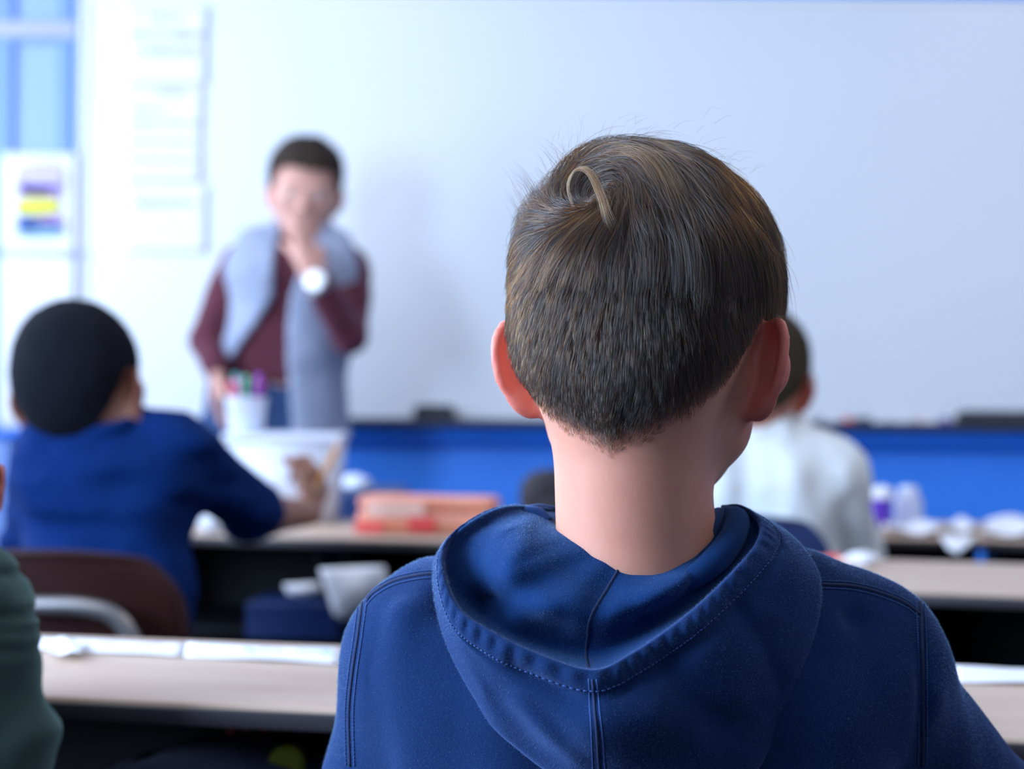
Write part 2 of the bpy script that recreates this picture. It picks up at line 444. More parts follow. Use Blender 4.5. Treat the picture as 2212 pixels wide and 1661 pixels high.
M['wall'] = mat('blue_wall_paint', (.040, .245, .90), .45, noise=.10, nscale=3, bump=.1, bscale=60)
M['wall_rail'] = mat('blue_rail_paint', (.020, .18, .80), .28, noise=.08, nscale=5)
M['wall_white'] = mat('pale_wall_paint', (.30, .33, .42), .8, noise=.04, nscale=5, bump=.1, bscale=80)
M['cream'] = mat('cream_frame', (.80, .80, .78), .5)
M['alu'] = mat('tray_metal', (.55, .58, .62), .35, metal=.8)
M['floor'] = mat('dark_floor_tile', (.05, .055, .07), .5, noise=.4, nscale=4)
M['ceiling'] = mat('ceiling_tile', (.50, .50, .50), .9, bump=.3, bscale=120)
M['paper'] = mat('white_paper', (.78, .79, .84), .8, noise=.04, nscale=8)
M['ink'] = mat('blue_grey_print', (.42, .46, .66), .7)
M['ink2'] = mat('pale_print', (.58, .68, .84), .7)
M['locker'] = mat('pale_blue_panel', (.26, .39, .72), .5, noise=.05, nscale=3)
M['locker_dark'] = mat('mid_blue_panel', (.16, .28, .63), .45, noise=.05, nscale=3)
M['mauve'] = mat('grey_mauve_trim', (.36, .38, .56), .5)
M['black'] = mat('black_felt', (.012, .013, .018), .8, noise=.3, nscale=80)
M['dgrey'] = mat('dark_grey_plastic', (.05, .055, .08), .5)
M['desk_top'] = mat('tan_laminate', (.56, .42, .32), .42, color2=(.47, .33, .24), nscale=3.0, stretch=(1.2, 9, 1), bump=.03, bscale=60, spec=.35)
M['desk_edge'] = mat('dark_edge_band', (.03, .025, .03), .45)
M['desk_metal'] = mat('black_steel', (.006, .0065, .010), .6, spec=.15, noise=.2, nscale=50)
M['chrome'] = mat('dull_chrome', (.30, .28, .28), .38, metal=.9)
M['brown_shell'] = mat('brown_plastic', (.030, .009, .008), .45, spec=.2, noise=.15, nscale=40, bump=.15, bscale=300)
M['blue_shell'] = mat('navy_plastic', (.008, .030, .13), .35, noise=.1, nscale=40)
M['hoodie'] = fleece('navy_fleece', (.0030, .0155, .062), (.0055, .023, .080), .30, (.30, .45, 1.0))
M['hoodie_in'] = fleece('navy_fleece_inner', (.0030, .022, .086), (.005, .029, .104), .20, (.25, .50, 1.0))
M['stitch'] = mat('navy_thread', (.016, .06, .21), .8, bump=.5, bscale=1500)
M['seam'] = mat('dark_seam', (.004, .014, .055), .9)
M['green'] = fleece('green_fleece', (.036, .062, .052), (.050, .082, .070), .5, (.45, .75, .7), 700)
M['navy_shirt'] = mat('navy_jersey', (.002, .020, .108), .9, noise=.15, nscale=14, bump=.2, bscale=700, spec=.08, sheen=.0, sheen_tint=(.4, .6, 1))
M['white_shirt'] = mat('white_cotton', (.74, .77, .76), .85, noise=.05, nscale=10, bump=.2, bscale=500)
M['maroon'] = mat('maroon_knit', (.085, .008, .022), .85, noise=.2, nscale=30, bump=.4, bscale=350, sheen=.25, sheen_tint=(1, .5, .8))
M['vest'] = mat('pale_grey_vest', (.30, .34, .46), .75, color2=(.24, .28, .39), nscale=12, bump=.5, bscale=60, bdist=.004)
M['vest_lining'] = mat('dark_vest_lining', (.05, .06, .12), .8)
M['jeans'] = mat('blue_denim', (.010, .045, .15), .8, noise=.3, nscale=60, bump=.3, bscale=600)
M['shoe'] = mat('dark_shoe', (.03, .03, .035), .5)
M['skin_boy'] = skin_mat('fair_skin', (.60, .272, .185), (.64, .15, .12), (.070, .050, .045))
M['skin_dark'] = skin_mat('brown_skin', (.30, .14, .095), (.24, .08, .05), (.010, .009, .012), .2)
M['skin_teacher'] = skin_mat('teacher_skin', (.58, .33, .27), (.60, .22, .18), (.05, .035, .03), .3)
M['skin_side'] = skin_mat('warm_skin', (.52, .22, .15), (.55, .15, .10), (.05, .035, .03), .3)
M['hair_black'] = mat('black_short_hair', (.008, .009, .015), .95, spec=.12, noise=.3, nscale=200, bump=.8, bscale=900)
M['hair_brown'] = mat('dark_brown_hair', (.040, .026, .018), .8, spec=.2, noise=.4, nscale=120, bump=.7, bscale=500)
M['hair_olive'] = mat('brown_hair', (.050, .034, .016), .8, spec=.2, noise=.4, nscale=120, bump=.7, bscale=500)
M['lamp'] = mat('lamp_diffuser', (.9, .9, .9), .5, emit=(1, .94, .85), estr=2.5)
M['orange'] = mat('orange_plastic', (.98, .30, .16), .35, color2=(.95, .42, .28), nscale=12, trans=.15)
M['red'] = mat('red_plastic', (.85, .09, .09), .4)
M['pink_label'] = mat('pink_white_label', (.92, .60, .50), .5)
M['yellow'] = mat('yellow_paper', (.62, .55, .03), .6)
M['pencil'] = mat('pencil_yellow', (.85, .38, .08), .4); M['wood_tip'] = mat('pencil_wood', (.75, .55, .35), .7)
M['purple'] = mat('purple_plastic', (.09, .02, .42), .4)
M['clear'] = mat('cloudy_plastic', (.62, .66, .85), .35, trans=.25)
M['glass'] = mat('window_glass', (1, 1, 1), .02, trans=1.0, alpha=.25)
def hair_material(name, colr, rough=.35, mel=None):
    m = bpy.data.materials.new(name); m.use_nodes = True; nt = m.node_tree; nt.nodes.remove(nt.nodes['Principled BSDF'])
    b = nt.nodes.new('ShaderNodeBsdfHairPrincipled'); b.model = 'CHIANG'; b.parametrization = 'COLOR'
    def S(k, v):
        if k in b.inputs: b.inputs[k].default_value = v
    S('Roughness', rough); S('Radial Roughness', .45); S('Coat', .2)
    if mel: b.parametrization = 'MELANIN'; S('Melanin', mel[0]); S('Melanin Redness', mel[1]); S('Random Color', .5); S('Random Roughness', .3); S('IOR', 1.62)
    else: S('Color', (*colr, 1))
    nt.links.new(b.outputs[0], nt.nodes['Material Output'].inputs[0]); return m
M['boy_hair'] = hair_material('brown_hair_strands', None, .27, (.87, .58))
M['boy_hair_highlight'] = hair_material('highlight_hair_strands', None, .36, (.48, .12))  # paler strands: highlight arcs on the crown curls put into the colour
M['boy_hair_pale'] = hair_material('pale_hair_strands', None, .36, (.50, .0))
M['fuzz'] = hair_material('navy_fuzz_fibres', (.014, .052, .19), .5)
# ------------------------------------------------------------------ the boy in the navy hoodie
def build_boy():
    root = thing('person', 'person with short brown hair in a navy hoodie, seen from behind', 'person', (0.08, 1.27, 0))
    H = Head((.0835, 1.262, 1.083), rot_head(18, 6, 0), 1.0, jaw=.95)
    J = joints_seated((.080, 1.245, .925), W(938, 1425, 1.275), W(1855, 1438, 1.275), W(775, 2010, 1.34), (-.02, 1.66, .785), W(2140, 1850, 1.36), (.26, 1.66, .785),
                      (.085, 1.31, .505), 1.66, 1.64)
    hl = hand_caps(J['wrL'], (.3, 1, 0), (0, 0, -1), (1, 0, 0), .85, .25); hr = hand_caps(J['wrR'], (-.3, 1, 0), (0, 0, -1), (-1, 0, 0), .85, .25)
    # the desk in front of him carries his hands
    body, fb = make_body(root, H, J, M['skin_boy'], [hl, hr], h=.0024, b=.9, neck_r=.0475, legs=False, neck_base=(.0775, 1.240, .915), neck_top=(.0, -.030, -.060), trap=.035, ear_red=.62)
    make_eyes(root, H)
    # --- hoodie
    b = .98
    shL, shR = J['shL'], J['shR']
    def fh(p):
        caps = [(shL, shR, .050, .050, .03)]
        cz = W(1385, 1500, 1.27)
        d = eval_caps(p, caps)
        for s in (-.62, -.2, .2, .62):
            ax = (shR - shL) * .5; c = (shL + shR) / 2
            d = smin(d, s_cap(p, c + ax * s + (0, -.012, -.03), np.array((.085, 1.285, .56)) + ax * s * .78, .074, .088), .05)
        nb = np.array((.079, 1.255, .925))
        for sh in (shL, shR):
            d = smin(d, s_cap(p, nb + (0, 0, -.016), sh * .86 + nb * .14 + (0, 0, .009), .040, .040), .035)
        for c, s in (('L', -1), ('R', 1)):
            d = smin(d, s_cap(p, J['sh' + c], J['el' + c], .046, .053 + (.004 if s > 0 else 0)), .03)
            d = smin(d, s_cap(p, J['el' + c], J['wr' + c] - (0, .02, 0), .047, .032), .03)
        # folds: big soft ones plus drags running from the armpits
        q = p * np.array((1, 1, .45), np.float32)
        d = d + .0050 * vnoise(p + 3, 13) + .0028 * vnoise(q, 36)
        for (a, bq, r, dep) in FOLDS:
            cd = s_cap(p, a, bq, 0, 0); d = d + 1.9 * dep * np.exp(-(cd / r) ** 2)
        hole = s_cap(p, (.0785, 1.238, .958), (.0785, 1.245, 1.02), .052, .056)
        return smax(d, -hole, .006)
    FOLDS = []
    for a, bq, r, dep in [((800, 1300), (775, 1661), 9, .0022), ((870, 1330), (905, 1650), 26, -.004), ((965, 1250), (1010, 1650), 26, .004), ((700, 1600), (760, 1720), 10, .004),
                          ((1990, 1300), (1992, 1700), 9, .0025), ((2040, 1500), (2110, 1700), 30, -.0018), ((1960, 1700), (2120, 1560), 22, .005), ((2060, 1760), (2190, 1600), 16, -.004),
                          ((1830, 1350), (1700, 1650), 30, .003)]:
        FOLDS.append((W(*a, 1.225), W(*bq, 1.225), r / 3500 * 1.4, dep))
    lo, hi = bounds([shL, shR, J['elL'], J['elR'], J['wrL'], J['wrR'], (.085, 1.28, .52), (.08, 1.25, .95)], .12)
    hood_top = thing('hoodie', None, None, (0.08, 1.27, 0)); hood_top.parent = root; hood_top.matrix_parent_inverse = Matrix.Identity(4); hood_top.location = (0, 0, 0)
    v, q = mesh_sdf(fh, lo, hi, .0035)
    q_sw = q; np_obj('sweatshirt', v, q, M['hoodie'], hood_top)
    def snap(p, f, off=0.0, it=5):       # push points to the surface of f along its gradient
        p = np.asarray(p, np.float32).copy(); e = .001
        for _ in range(it):
            d = f(p); g = np.stack([f(p + np.eye(3, dtype=np.float32)[k] * e) - f(p - np.eye(3, dtype=np.float32)[k] * e) for k in range(3)], 1) / (2 * e)
            p -= ((d - off) / np.maximum((g ** 2).sum(1), .2))[:, None] * g
        return p
    def drape(px_pts, f, n=60, off=.0, D0=1.0):     # march from the camera side onto the surface
        P = catmull(px_pts, n); out = []
        Ds = np.linspace(1.0, 1.45, 300)
        for x, y in P:
            R_ = np.array([W(x, y, D) for D in Ds], np.float32); d = f(R_) - off
            k = np.argmax(d < 0)
            if d[k] < 0: w_ = d[k - 1] / (d[k - 1] - d[k]); out.append(R_[k - 1] * (1 - w_) + R_[k] * w_)
        return np.array(out)
    # seams of the shoulders and armholes: a dark joint and dashed stitches each side
    def seam(px_pts, nm='seam', r=.0011, n=60, dash=True, f=fh, side=(0, 0)):
        P = drape(px_pts, f, n, .0002)
        if len(P) < 4: return
        bm = bmesh.new(); add_tube(bm, P, r, n=6)
        bm_obj(nm, bm, M['seam'], hood_top, True, True)
        if dash:
            for sx, sy in ((9, 0), (-9, 0)) if abs(px_pts[0][0] - px_pts[-1][0]) < abs(px_pts[0][1] - px_pts[-1][1]) else ((0, 8), (0, -8)):
                Q = drape([(x + sx, y + sy) for x, y in px_pts], f, n * 4, .0005)
                bm = bmesh.new()
                for i in range(0, len(Q) - 3, 4): add_tube(bm, Q[i:i + 4:1], .00042, n=4)
                o = bm_obj('stitching', bm, M['stitch'], hood_top, True, True); o['kind'] = 'stuff'
    seam([(946, 1238), (900, 1243), (850, 1255), (810, 1278), (790, 1300)])
    seam([(783, 1296), (772, 1380), (762, 1450), (754, 1540), (756, 1655)])
    seam([(1775, 1262), (1840, 1266), (1900, 1280), (1955, 1302), (1985, 1325)])
    seam([(1988, 1300), (1992, 1380), (1994, 1460), (1994, 1560), (1992, 1655)])
    # --- hood: one cloth lofted through neckline, pocket, rim, outer bulge and tuck
    ST = [  # N, M, P, R, O : px, py, depth
        ((1205,1112,1.300),(1195,1108,1.300),(1190,1106,1.302),(1195,1100,1.305),(1190,1106,1.315)),
        ((1192,1130,1.262),(1150,1118,1.255),(1105,1104,1.262),(1090,1095,1.268),(1085,1102,1.285)),
        ((1202,1146,1.235),(1120,1145,1.216),(1030,1145,1.235),(1009,1131,1.235),(1000,1142,1.262)),
        ((1225,1158,1.220),(1110,1185,1.194),(992,1195,1.222),(962,1180,1.210),(944,1203,1.232)),
        ((1250,1170,1.212),(1100,1230,1.184),(1000,1262,1.210),(958,1245,1.185),(940,1290,1.208)),
        ((1280,1183,1.207),(1130,1268,1.176),(1032,1318,1.205),(990,1318,1.165),(967,1392,1.196)),
        ((1305,1195,1.204),(1170,1300,1.170),(1090,1358,1.190),(1056,1366,1.150),(1022,1497,1.186)),
        ((1325,1204,1.202),(1222,1320,1.168),(1170,1395,1.186),(1155,1415,1.138),(1095,1595,1.178)),
        ((1345,1213,1.200),(1282,1330,1.172),(1278,1418,1.184),(1280,1452,1.130),(1300,1730,1.172)),
        ((1362,1218,1.202),(1345,1318,1.170),(1355,1390,1.184),(1370,1414,1.138),(1500,1730,1.172)),
        ((1375,1217,1.205),(1402,1296,1.172),(1425,1345,1.188),(1448,1362,1.148),(1600,1690,1.176)),
        ((1395,1210,1.212),(1455,1268,1.180),(1495,1298,1.194),(1520,1303,1.160),(1662,1612,1.182)),
        ((1430,1192,1.220),(1505,1232,1.192),(1560,1240,1.206),(1592,1232,1.176),(1742,1432,1.195)),
        ((1470,1170,1.230),(1545,1190,1.212),(1605,1185,1.228),(1638,1172,1.200),(1772,1275,1.215)),
        ((1510,1150,1.245),(1565,1155,1.232),(1608,1138,1.245),(1642,1128,1.228),(1738,1190,1.240)),
        ((1540,1132,1.268),(1565,1120,1.262),(1588,1110,1.268),(1600,1096,1.262),(1668,1130,1.272)),
        ((1545,1118,1.292),(1560,1108,1.290),(1565,1104,1.292),(1560,1096,1.295),(1600,1108,1.302))]
    rows = []
    for N_, M_, P_, R_, O_ in ST:
        N_, M_, P_, R_, O_ = [np.array(a, float) for a in (N_, M_, P_, R_, O_)]
        u = nrm(R_[:2] - M_[:2] + 1e-6) if np.linalg.norm(R_[:2] - M_[:2]) > 1 else np.array((0, 1.))
        r = [N_ + (0, 0, .020), N_, N_ * .5 + M_ * .5 + (0, 0, -.002), M_, M_ * .45 + P_ * .55 + (0, 0, .004), P_,
             np.r_[P_[:2] * .18 + R_[:2] * .82, min(P_[2] - .003, R_[2] + .024)], np.r_[R_[:2] - u * 3, R_[2] + .005], np.r_[R_[:2] + u * 3, R_[2] + .0005],
             np.r_[R_[:2] + (O_[:2] - R_[:2]) * min(.45, 44 / max(1, np.linalg.norm(O_[:2] - R_[:2]))), R_[2] * .95 + O_[2] * .05 - .001], np.r_[R_[:2] * .5 + O_[:2] * .5, R_[2] * .65 + O_[2] * .35 - .007],
             np.r_[R_[:2] * .2 + O_[:2] * .8, R_[2] * .3 + O_[2] * .7 - .005], O_, np.r_[O_[:2] * .97 + M_[:2] * .03, O_[2] + .016], np.r_[O_[:2] * .85 + M_[:2] * .15, O_[2] + .035]]
        rows.append(np.array([W(*a) for a in r]))
    G = np.array(rows)                                  # (stations, rows, 3)
    nu, nv = 220, 120
    A = catmull(G.reshape(len(G), -1), nu).reshape(nu, G.shape[1], 3)
    A = np.stack([catmull(a, nv) for a in A])            # nu, nv, 3
    P = A.reshape(-1, 3).astype(np.float32)
    # cloth wrinkles: long soft folds on the inner cloth, puckers along the hem
    uu = np.repeat(np.linspace(0, 1, nu), nv); vv = np.tile(np.linspace(0, 1, nv), nu)
    inner = np.exp(-((vv - .24) / .12) ** 2); outer = np.exp(-((vv - .75) / .14) ** 2)
    dy = inner * (.0035 * np.sin(uu * 38 + vv * 9) * np.exp(-((uu - .33) / .12) ** 2) + .003 * vnoise(P, 34) + .0022 * vnoise(P + 5, 70))
    dy += outer * (.0085 * vnoise(P * np.array((1, 1, .7), np.float32) + 2, 19) + .0018 * vnoise(P, 60))
    hemz = np.exp(-((vv - .595) / .03) ** 2); dy += hemz * .0012 * np.sin(uu * 260 + 3 * vnoise(P, 30))
    dy += .0030 * np.exp(-((vv - .650) / .014) ** 2) * (.35 + .65 * (np.abs(uu - .45) < .4)) * (1 + .5 * vnoise(P, 90))
    for (a_, b_, r_, dp) in [((1095, 1115, 1.23), (1078, 1290, 1.19), 24, -.0045), ((1050, 1150, 1.24), (1040, 1330, 1.20), 16, .005), ((1110, 1440, 1.14), (1265, 1535, 1.13), 20, .0045), ((1290, 1560, 1.14), (1400, 1545, 1.14), 55, -.008),
                             ((1430, 1440, 1.15), (1560, 1560, 1.16), 45, .006), ((1020, 1330, 1.17), (1060, 1480, 1.17), 26, -.004), ((1150, 1200, 1.20), (1240, 1330, 1.18), 40, -.004), ((1040, 1300, 1.2), (1190, 1250, 1.19), 12, .0025),
                             ((1440, 1240, 1.20), (1380, 1330, 1.18), 16, .003), ((1600, 1330, 1.17), (1680, 1480, 1.18), 22, .003), ((1130, 1520, 1.15), (1230, 1640, 1.15), 30, -.005), ((1650, 1190, 1.21), (1665, 1330, 1.18), 14, -.002), ((1690, 1200, 1.21), (1700, 1400, 1.19), 12, .0025)]:
        cd = s_cap(P, W(*a_), W(*b_), 0, 0); dy += dp * np.exp(-(cd / (r_ / 3600)) ** 2)
    P[:, 1] += dy
    q = np.stack([np.arange(nu * nv).reshape(nu, nv)[a] .ravel() for a in ((slice(0, -1), slice(0, -1)), (slice(1, None), slice(0, -1)), (slice(1, None), slice(1, None)), (slice(0, -1), slice(1, None)))], 1)
    me = np_obj('hood', P, q, M['hoodie'], hood_top)
    me.data.materials.append(M['hoodie_in'])
    vi = np.tile(np.arange(nv - 1), nu - 1); me.data.polygons.foreach_set('material_index', (vi < nv * .46).astype(np.int32))
    s = me.modifiers.new('thickness', 'SOLIDIFY'); s.thickness = .0016; s.offset = 0
    GR = P.reshape(nu, nv, 3)
    # stitched line of the hem and the centre seam of the hood
    def line_on(us, vs, off):
        out = []
        for u_, v_ in zip(us, vs):
            i = min(nu - 2, max(1, int(u_ * (nu - 1)))); j = min(nv - 2, max(1, int(v_ * (nv - 1))))
            fi, fj = min(max(u_ * (nu - 1) - i, 0), 1), min(max(v_ * (nv - 1) - j, 0), 1)
            p_ = (GR[i, j] * (1 - fi) + GR[i + 1, j] * fi) * (1 - fj) + (GR[i, j + 1] * (1 - fi) + GR[i + 1, j + 1] * fi) * fj; n_ = np.cross(GR[i + 1, j] - GR[i - 1, j], GR[i, j + 1] - GR[i, j - 1]); n_ = nrm(n_)
            if n_[1] > 0: n_ = -n_
            out.append(p_ + n_ * off)
        return np.array(out)
    for vline in (.638,):
        Q = line_on(np.linspace(.06, .93, 420), [vline] * 420, .0012)
        bm = bmesh.new()
        for i in range(0, 416, 3): add_tube(bm, Q[i:i + 3], .0005, n=4)
        o = bm_obj('hem_stitching', bm, M['stitch'], hood_top, True, True); o['kind'] = 'stuff'
    vs = np.linspace(.10, .50, 60); Q = line_on([.5 - .008 * math.sin(x * 3) for x in np.linspace(0, 1, 60)], vs, .0004)
    o = tube_obj('hood_seam', Q, .0011, M['seam'], hood_top, True, n=6)
    vs = np.linspace(.60, .93, 60); 
    for du, r_, mm in ((.0, .0009, 'seam'), (-.0046, .0005, 'stitch'), (.0046, .0005, 'stitch')):
        Q = line_on([.5 + du] * 60, vs, .0007); tube_obj('back_seam', Q, r_, M[mm], hood_top, True, n=6)
    # rolled collar folds beside the neck
    C = catmull([W(1322, 1207, 1.212), W(1372, 1222, 1.206), W(1420, 1204, 1.206), W(1475, 1172, 1.215), W(1525, 1143, 1.235), W(1552, 1124, 1.262), W(1552, 1112, 1.290)], 50)
    tube_obj('collar_fold', C, np.interp(np.linspace(0, 1, 50), [0, .15, .5, .85, 1], [.002, .005, .0075, .0078, .005]), M['hoodie'], hood_top, True, n=14)
    C = catmull([W(1395, 1262, 1.198), W(1440, 1268, 1.192), W(1495, 1248, 1.194), W(1545, 1210, 1.205), W(1580, 1165, 1.222), W(1592, 1125, 1.246), W(1570, 1108, 1.280)], 50)
    tube_obj('collar_fold', C, np.interp(np.linspace(0, 1, 50), [0, .2, .5, .85, 1], [.002, .006, .0085, .008, .005]), M['hoodie_in'], hood_top, True, n=14)
    C = catmull([W(1188, 1128, 1.262), W(1165, 1114, 1.268), W(1140, 1108, 1.275), W(1165, 1101, 1.300), W(1200, 1104, 1.312)], 40)
    tube_obj('collar_fold', C, np.interp(np.linspace(0, 1, 40), [0, .3, .6, 1], [.003, .0055, .0045, .003]), M['hoodie'], hood_top, True, n=12)
    # --- short fuzz standing on the fleece
    V_, T_ = [], []
    for src in (v, None):
        if src is not None: vv_, qq_ = v, q_sw
        else: vv_, qq_ = P, q
        c_ = vv_[qq_].mean(1); keep = (c_[:, 2] > .74) & (c_[:, 1] < 1.30)
        qq_ = qq_[keep]; a_, b2, c2, d2 = [vv_[qq_[:, i]] for i in range(4)]
        nn = np.cross(c2 - a_, d2 - b2); ar = np.linalg.norm(nn, axis=1); nn = nn / ar[:, None]
        cnt = int(ar.sum() * .5 * 1.15e6); ii = rng.choice(len(qq_), cnt, p=ar / ar.sum()); r1, r2 = rng.random((cnt, 1)), rng.random((cnt, 1))
        pt = (a_[ii] * (1 - r1) + b2[ii] * r1) * (1 - r2) + (d2[ii] * (1 - r1) + c2[ii] * r1) * r2
        n_ = nn[ii]; n_ = np.where((n_ @ np.array((0, -1., .25)))[:, None] < 0, -n_, n_) if src is None else n_
        V_.append(pt + (n_ * .0008 if src is None else 0)); T_.append(n_)
    V_ = np.concatenate(V_); T_ = np.concatenate(T_); n_f = len(V_); print('fuzz', n_f)
    fl = rng.normal(size=(n_f, 3)) * .9 + T_ * .8 + (0, 0, -.25); fl /= np.linalg.norm(fl, axis=1, keepdims=True); ln = (.0007 + .0009 * rng.random((n_f, 1)) ** 2)
    Fz = np.stack([V_ - T_ * .0002, V_ + fl * ln * .55 + T_ * .0001, V_ + fl * ln + rng.normal(size=(n_f, 3)) * .0003], 1)
    cv = bpy.data.hair_curves.new('fuzz'); cv.add_curves([3] * n_f)
    cv.points.foreach_set('position', Fz.astype(np.float32).ravel()); cv.points.foreach_set('radius', np.tile(np.array((.000035, .000030, .000012), np.float32), n_f))
    cv.materials.append(M['fuzz']); o = bpy.data.objects.new('fleece_fuzz', cv); COL.objects.link(o); o.parent = hood_top; o['kind'] = 'stuff'
    o.matrix_parent_inverse = Matrix.Translation(root.location).inverted()
    # --- jeans and shoes
    jl, jh = bounds([J['hipL'], J['hipR'], J['knL'], J['knR'], J['anL'], J['anR']], .14)
    caps = [c for s in 'LR' for c in leg_caps(J, s, .004, .9)]
    sdf_obj('trousers', lambda p: smax(eval_caps(p, caps) + .003 * vnoise(p, 20), -(p[:, 2] - .075), .004), jl, jh, .007, M['jeans'], root)
    for s in 'LR':
        fc = foot_caps(J, s, .003); l2, h2 = bounds([J['an' + s], J['to' + s]], .08)
        sdf_obj('shoe', lambda p: smax(eval_caps(p, fc), -p[:, 2] + .002, .003), l2, h2, .006, M['shoe'], root)
    build_boy_hair(root, H, fb, body)
    return root

def build_boy_hair(root, H, fb, body):
    nape_top = (0, -.030, -.060)
    nt_ = H.world(np.array([nape_top]))[0]; nb = np.array((.0775, 1.240, .915))
    def f(p):
        return smin(H.core(p), s_cap(p, nt_, nb, .0475, .0485), .035)
    def grad(p, e=.0015):
        I = np.eye(3, dtype=np.float32) * e
        g = np.stack([f(p + I[k]) - f(p - I[k]) for k in range(3)], 1); return g / np.maximum(np.linalg.norm(g, axis=1, keepdims=True), 1e-6)
    R = rng
    me = body.data; bv = np.zeros(len(me.vertices) * 3, np.float32); me.vertices.foreach_get('co', bv); bv = bv.reshape(-1, 3)
    bq = np.zeros(len(me.loops), np.int32); me.loops.foreach_get('vertex_index', bq); bq = bq.reshape(-1, 4)
    cq = H.loc(bv[bq].mean(1)); bq = bq[(cq[:, 2] > -.14) & (np.abs(cq[:, 0]) < .1) & (np.abs(cq[:, 1]) < .12)]
    tr = np.concatenate([bq[:, [0, 1, 2]], bq[:, [0, 2, 3]]]); ar = np.linalg.norm(np.cross(bv[tr[:, 1]] - bv[tr[:, 0]], bv[tr[:, 2]] - bv[tr[:, 0]]), axis=1)
    ti = R.choice(len(tr), 260000, p=ar / ar.sum()); r1, r2 = np.sqrt(R.random(260000)), R.random(260000)
    p = (bv[tr[ti, 0]] * (1 - r1)[:, None] + bv[tr[ti, 1]] * (r1 * (1 - r2))[:, None] + bv[tr[ti, 2]] * (r1 * r2)[:, None]).astype(np.float32)
    for _ in range(4): p = p - f(p)[:, None] * grad(p)
    q = H.loc(p); mk = H.mask(q) + .004 * vnoise(q, 120)
    prob = np.clip((mk + .006) / .014, 0, 1)
    ok = (R.random(len(p)) < prob) & (np.abs(f(p)) < .0012)
    # ears stay free
    ok &= ~((np.abs(q[:, 0]) > .062) & (q[:, 2] < -.014) & (q[:, 1] > -.020) & (q[:, 1] < .02))
    p = p[ok]; 
    # even out the density by thinning on a fine grid
    key = np.floor(p / .00125).astype(np.int64); kk = key[:, 0] * 1000003 + key[:, 1] * 10007 + key[:, 2]
    order = R.permutation(len(p)); _, first = np.unique(kk[order], return_index=True); p = p[order[first]]
    q = H.loc(p); mk = H.mask(q)
    # keep all seen from behind, half of the front
    keep = (q[:, 1] < .03) | (R.random(len(p)) < .55); p = p[keep]; q = q[keep]; mk = mk[keep]
    n = len(p); print('strands', n)
    Cw = np.array(W(1278, 440, 1.20)); Cw = Cw - f(Cw[None].astype(np.float32))[0] * grad(Cw[None].astype(np.float32))[0]
    nC = grad(Cw[None].astype(np.float32))[0]
    top = np.clip((q[:, 2] - .012) / .045, 0, 1); top = top * top * (3 - 2 * top)
    L = .015 + .043 * top + .010 * np.clip((q[:, 2] + .03) / .05, 0, 1)
    L *= np.clip(.22 + mk / .045, .2, 1) * (.75 + .45 * R.random(n))
    S = 11
    pts = np.zeros((n, S, 3), np.float32); pts[:, 0] = p
    cur = p.copy(); rnd = R.normal(size=(n, 3)).astype(np.float32)
    liftmax = (.0042 + .0125 * top + .003 * R.random(n)) * np.clip(.25 + mk / .035, .2, 1)
    liftmax *= 1 + (.2 + .35 * top) * vnoise(q, 70)
    L *= 1 + .25 * top * vnoise(q + 9, 55)
    prev = None
    for j in range(1, S):
        nn = grad(cur); rel = cur - Cw.astype(np.float32); dist = np.linalg.norm(rel, axis=1)
        rad = rel - nn * (rel * nn).sum(1, keepdims=True); rad /= np.maximum(np.linalg.norm(rad, axis=1, keepdims=True), 1e-5)
        perp = np.cross(rad, nn)
        om = np.radians(62) * np.exp(-(dist / .085) ** 2) + np.radians(4)
        ql = H.loc(cur)
        up = np.clip((ql[:, 2] - .02) / .06, 0, 1)
        om = om + np.radians(22) * up * (ql[:, 0] > -.05)
        dd = rad * np.cos(om)[:, None] + perp * np.sin(om)[:, None]
        g = np.array((0, 0, -1), np.float32) - nn * (-nn[:, 2:3])
        gw = .25 + 1.3 * np.clip((.03 - ql[:, 2]) / .05, 0, 1) + .5 * (j / S) * top
        dd = dd + g * gw[:, None]
        low = np.clip((-.055 - ql[:, 2]) / .03, 0, 1)          # nape hair runs to the middle
        dd[:, 0] += -np.sign(ql[:, 0] + .0) * low * 1.0 * np.clip(np.abs(ql[:, 0]) / .008, 0, 1)
        dd += rnd * (.10 + .10 * top)[:, None] + .22 * np.stack([vnoise(cur + 7 * k, 75) for k in range(3)], 1) * (.4 + top)[:, None]
        dd -= nn * (dd * nn).sum(1, keepdims=True)
        dd /= np.maximum(np.linalg.norm(dd, axis=1, keepdims=True), 1e-5)
        if prev is not None: dd = dd * .6 + prev * .4; dd /= np.linalg.norm(dd, axis=1, keepdims=True)
        prev = dd
        cur = cur + dd * (L / (S - 1))[:, None]
        t = j / (S - 1)
        h = liftmax * (1 - (1 - t) ** 2.2)
        h = np.where(top > .35, h * (1 - .25 * t * t), h)
        cur = cur + (h - f(cur))[:, None] * nn
        pts[:, j] = cur
    # clumping towards guide hairs
    ng = 2600; gi = R.choice(n, ng, replace=False)
    cell = {}
    gp = pts[gi, 0]
    near = np.zeros(n, int)
    for s in range(0, n, 4000):
        dm = ((pts[s:s + 4000, 0][:, None] - gp[None]) ** 2).sum(-1); near[s:s + 4000] = np.argmin(dm, 1)
    G = pts[gi[near]]
    t = np.linspace(0, 1, S)[None, :, None]
    offs = pts[:, :1] - G[:, :1]
    k = (.45 + .40 * top * R.random(n))[:, None, None] * t ** 1.4
    pts = pts * (1 - k) + (G + offs * .25) * k
    # stray hairs stand off
    st = R.random(n) < .018; a = (R.random(n) * .010 * (.35 + top) * st)
    nn = grad(pts[:, 0]); pts += nn[:, None, :] * (a[:, None] * np.linspace(0, 1, S)[None] ** 1.6)[..., None]
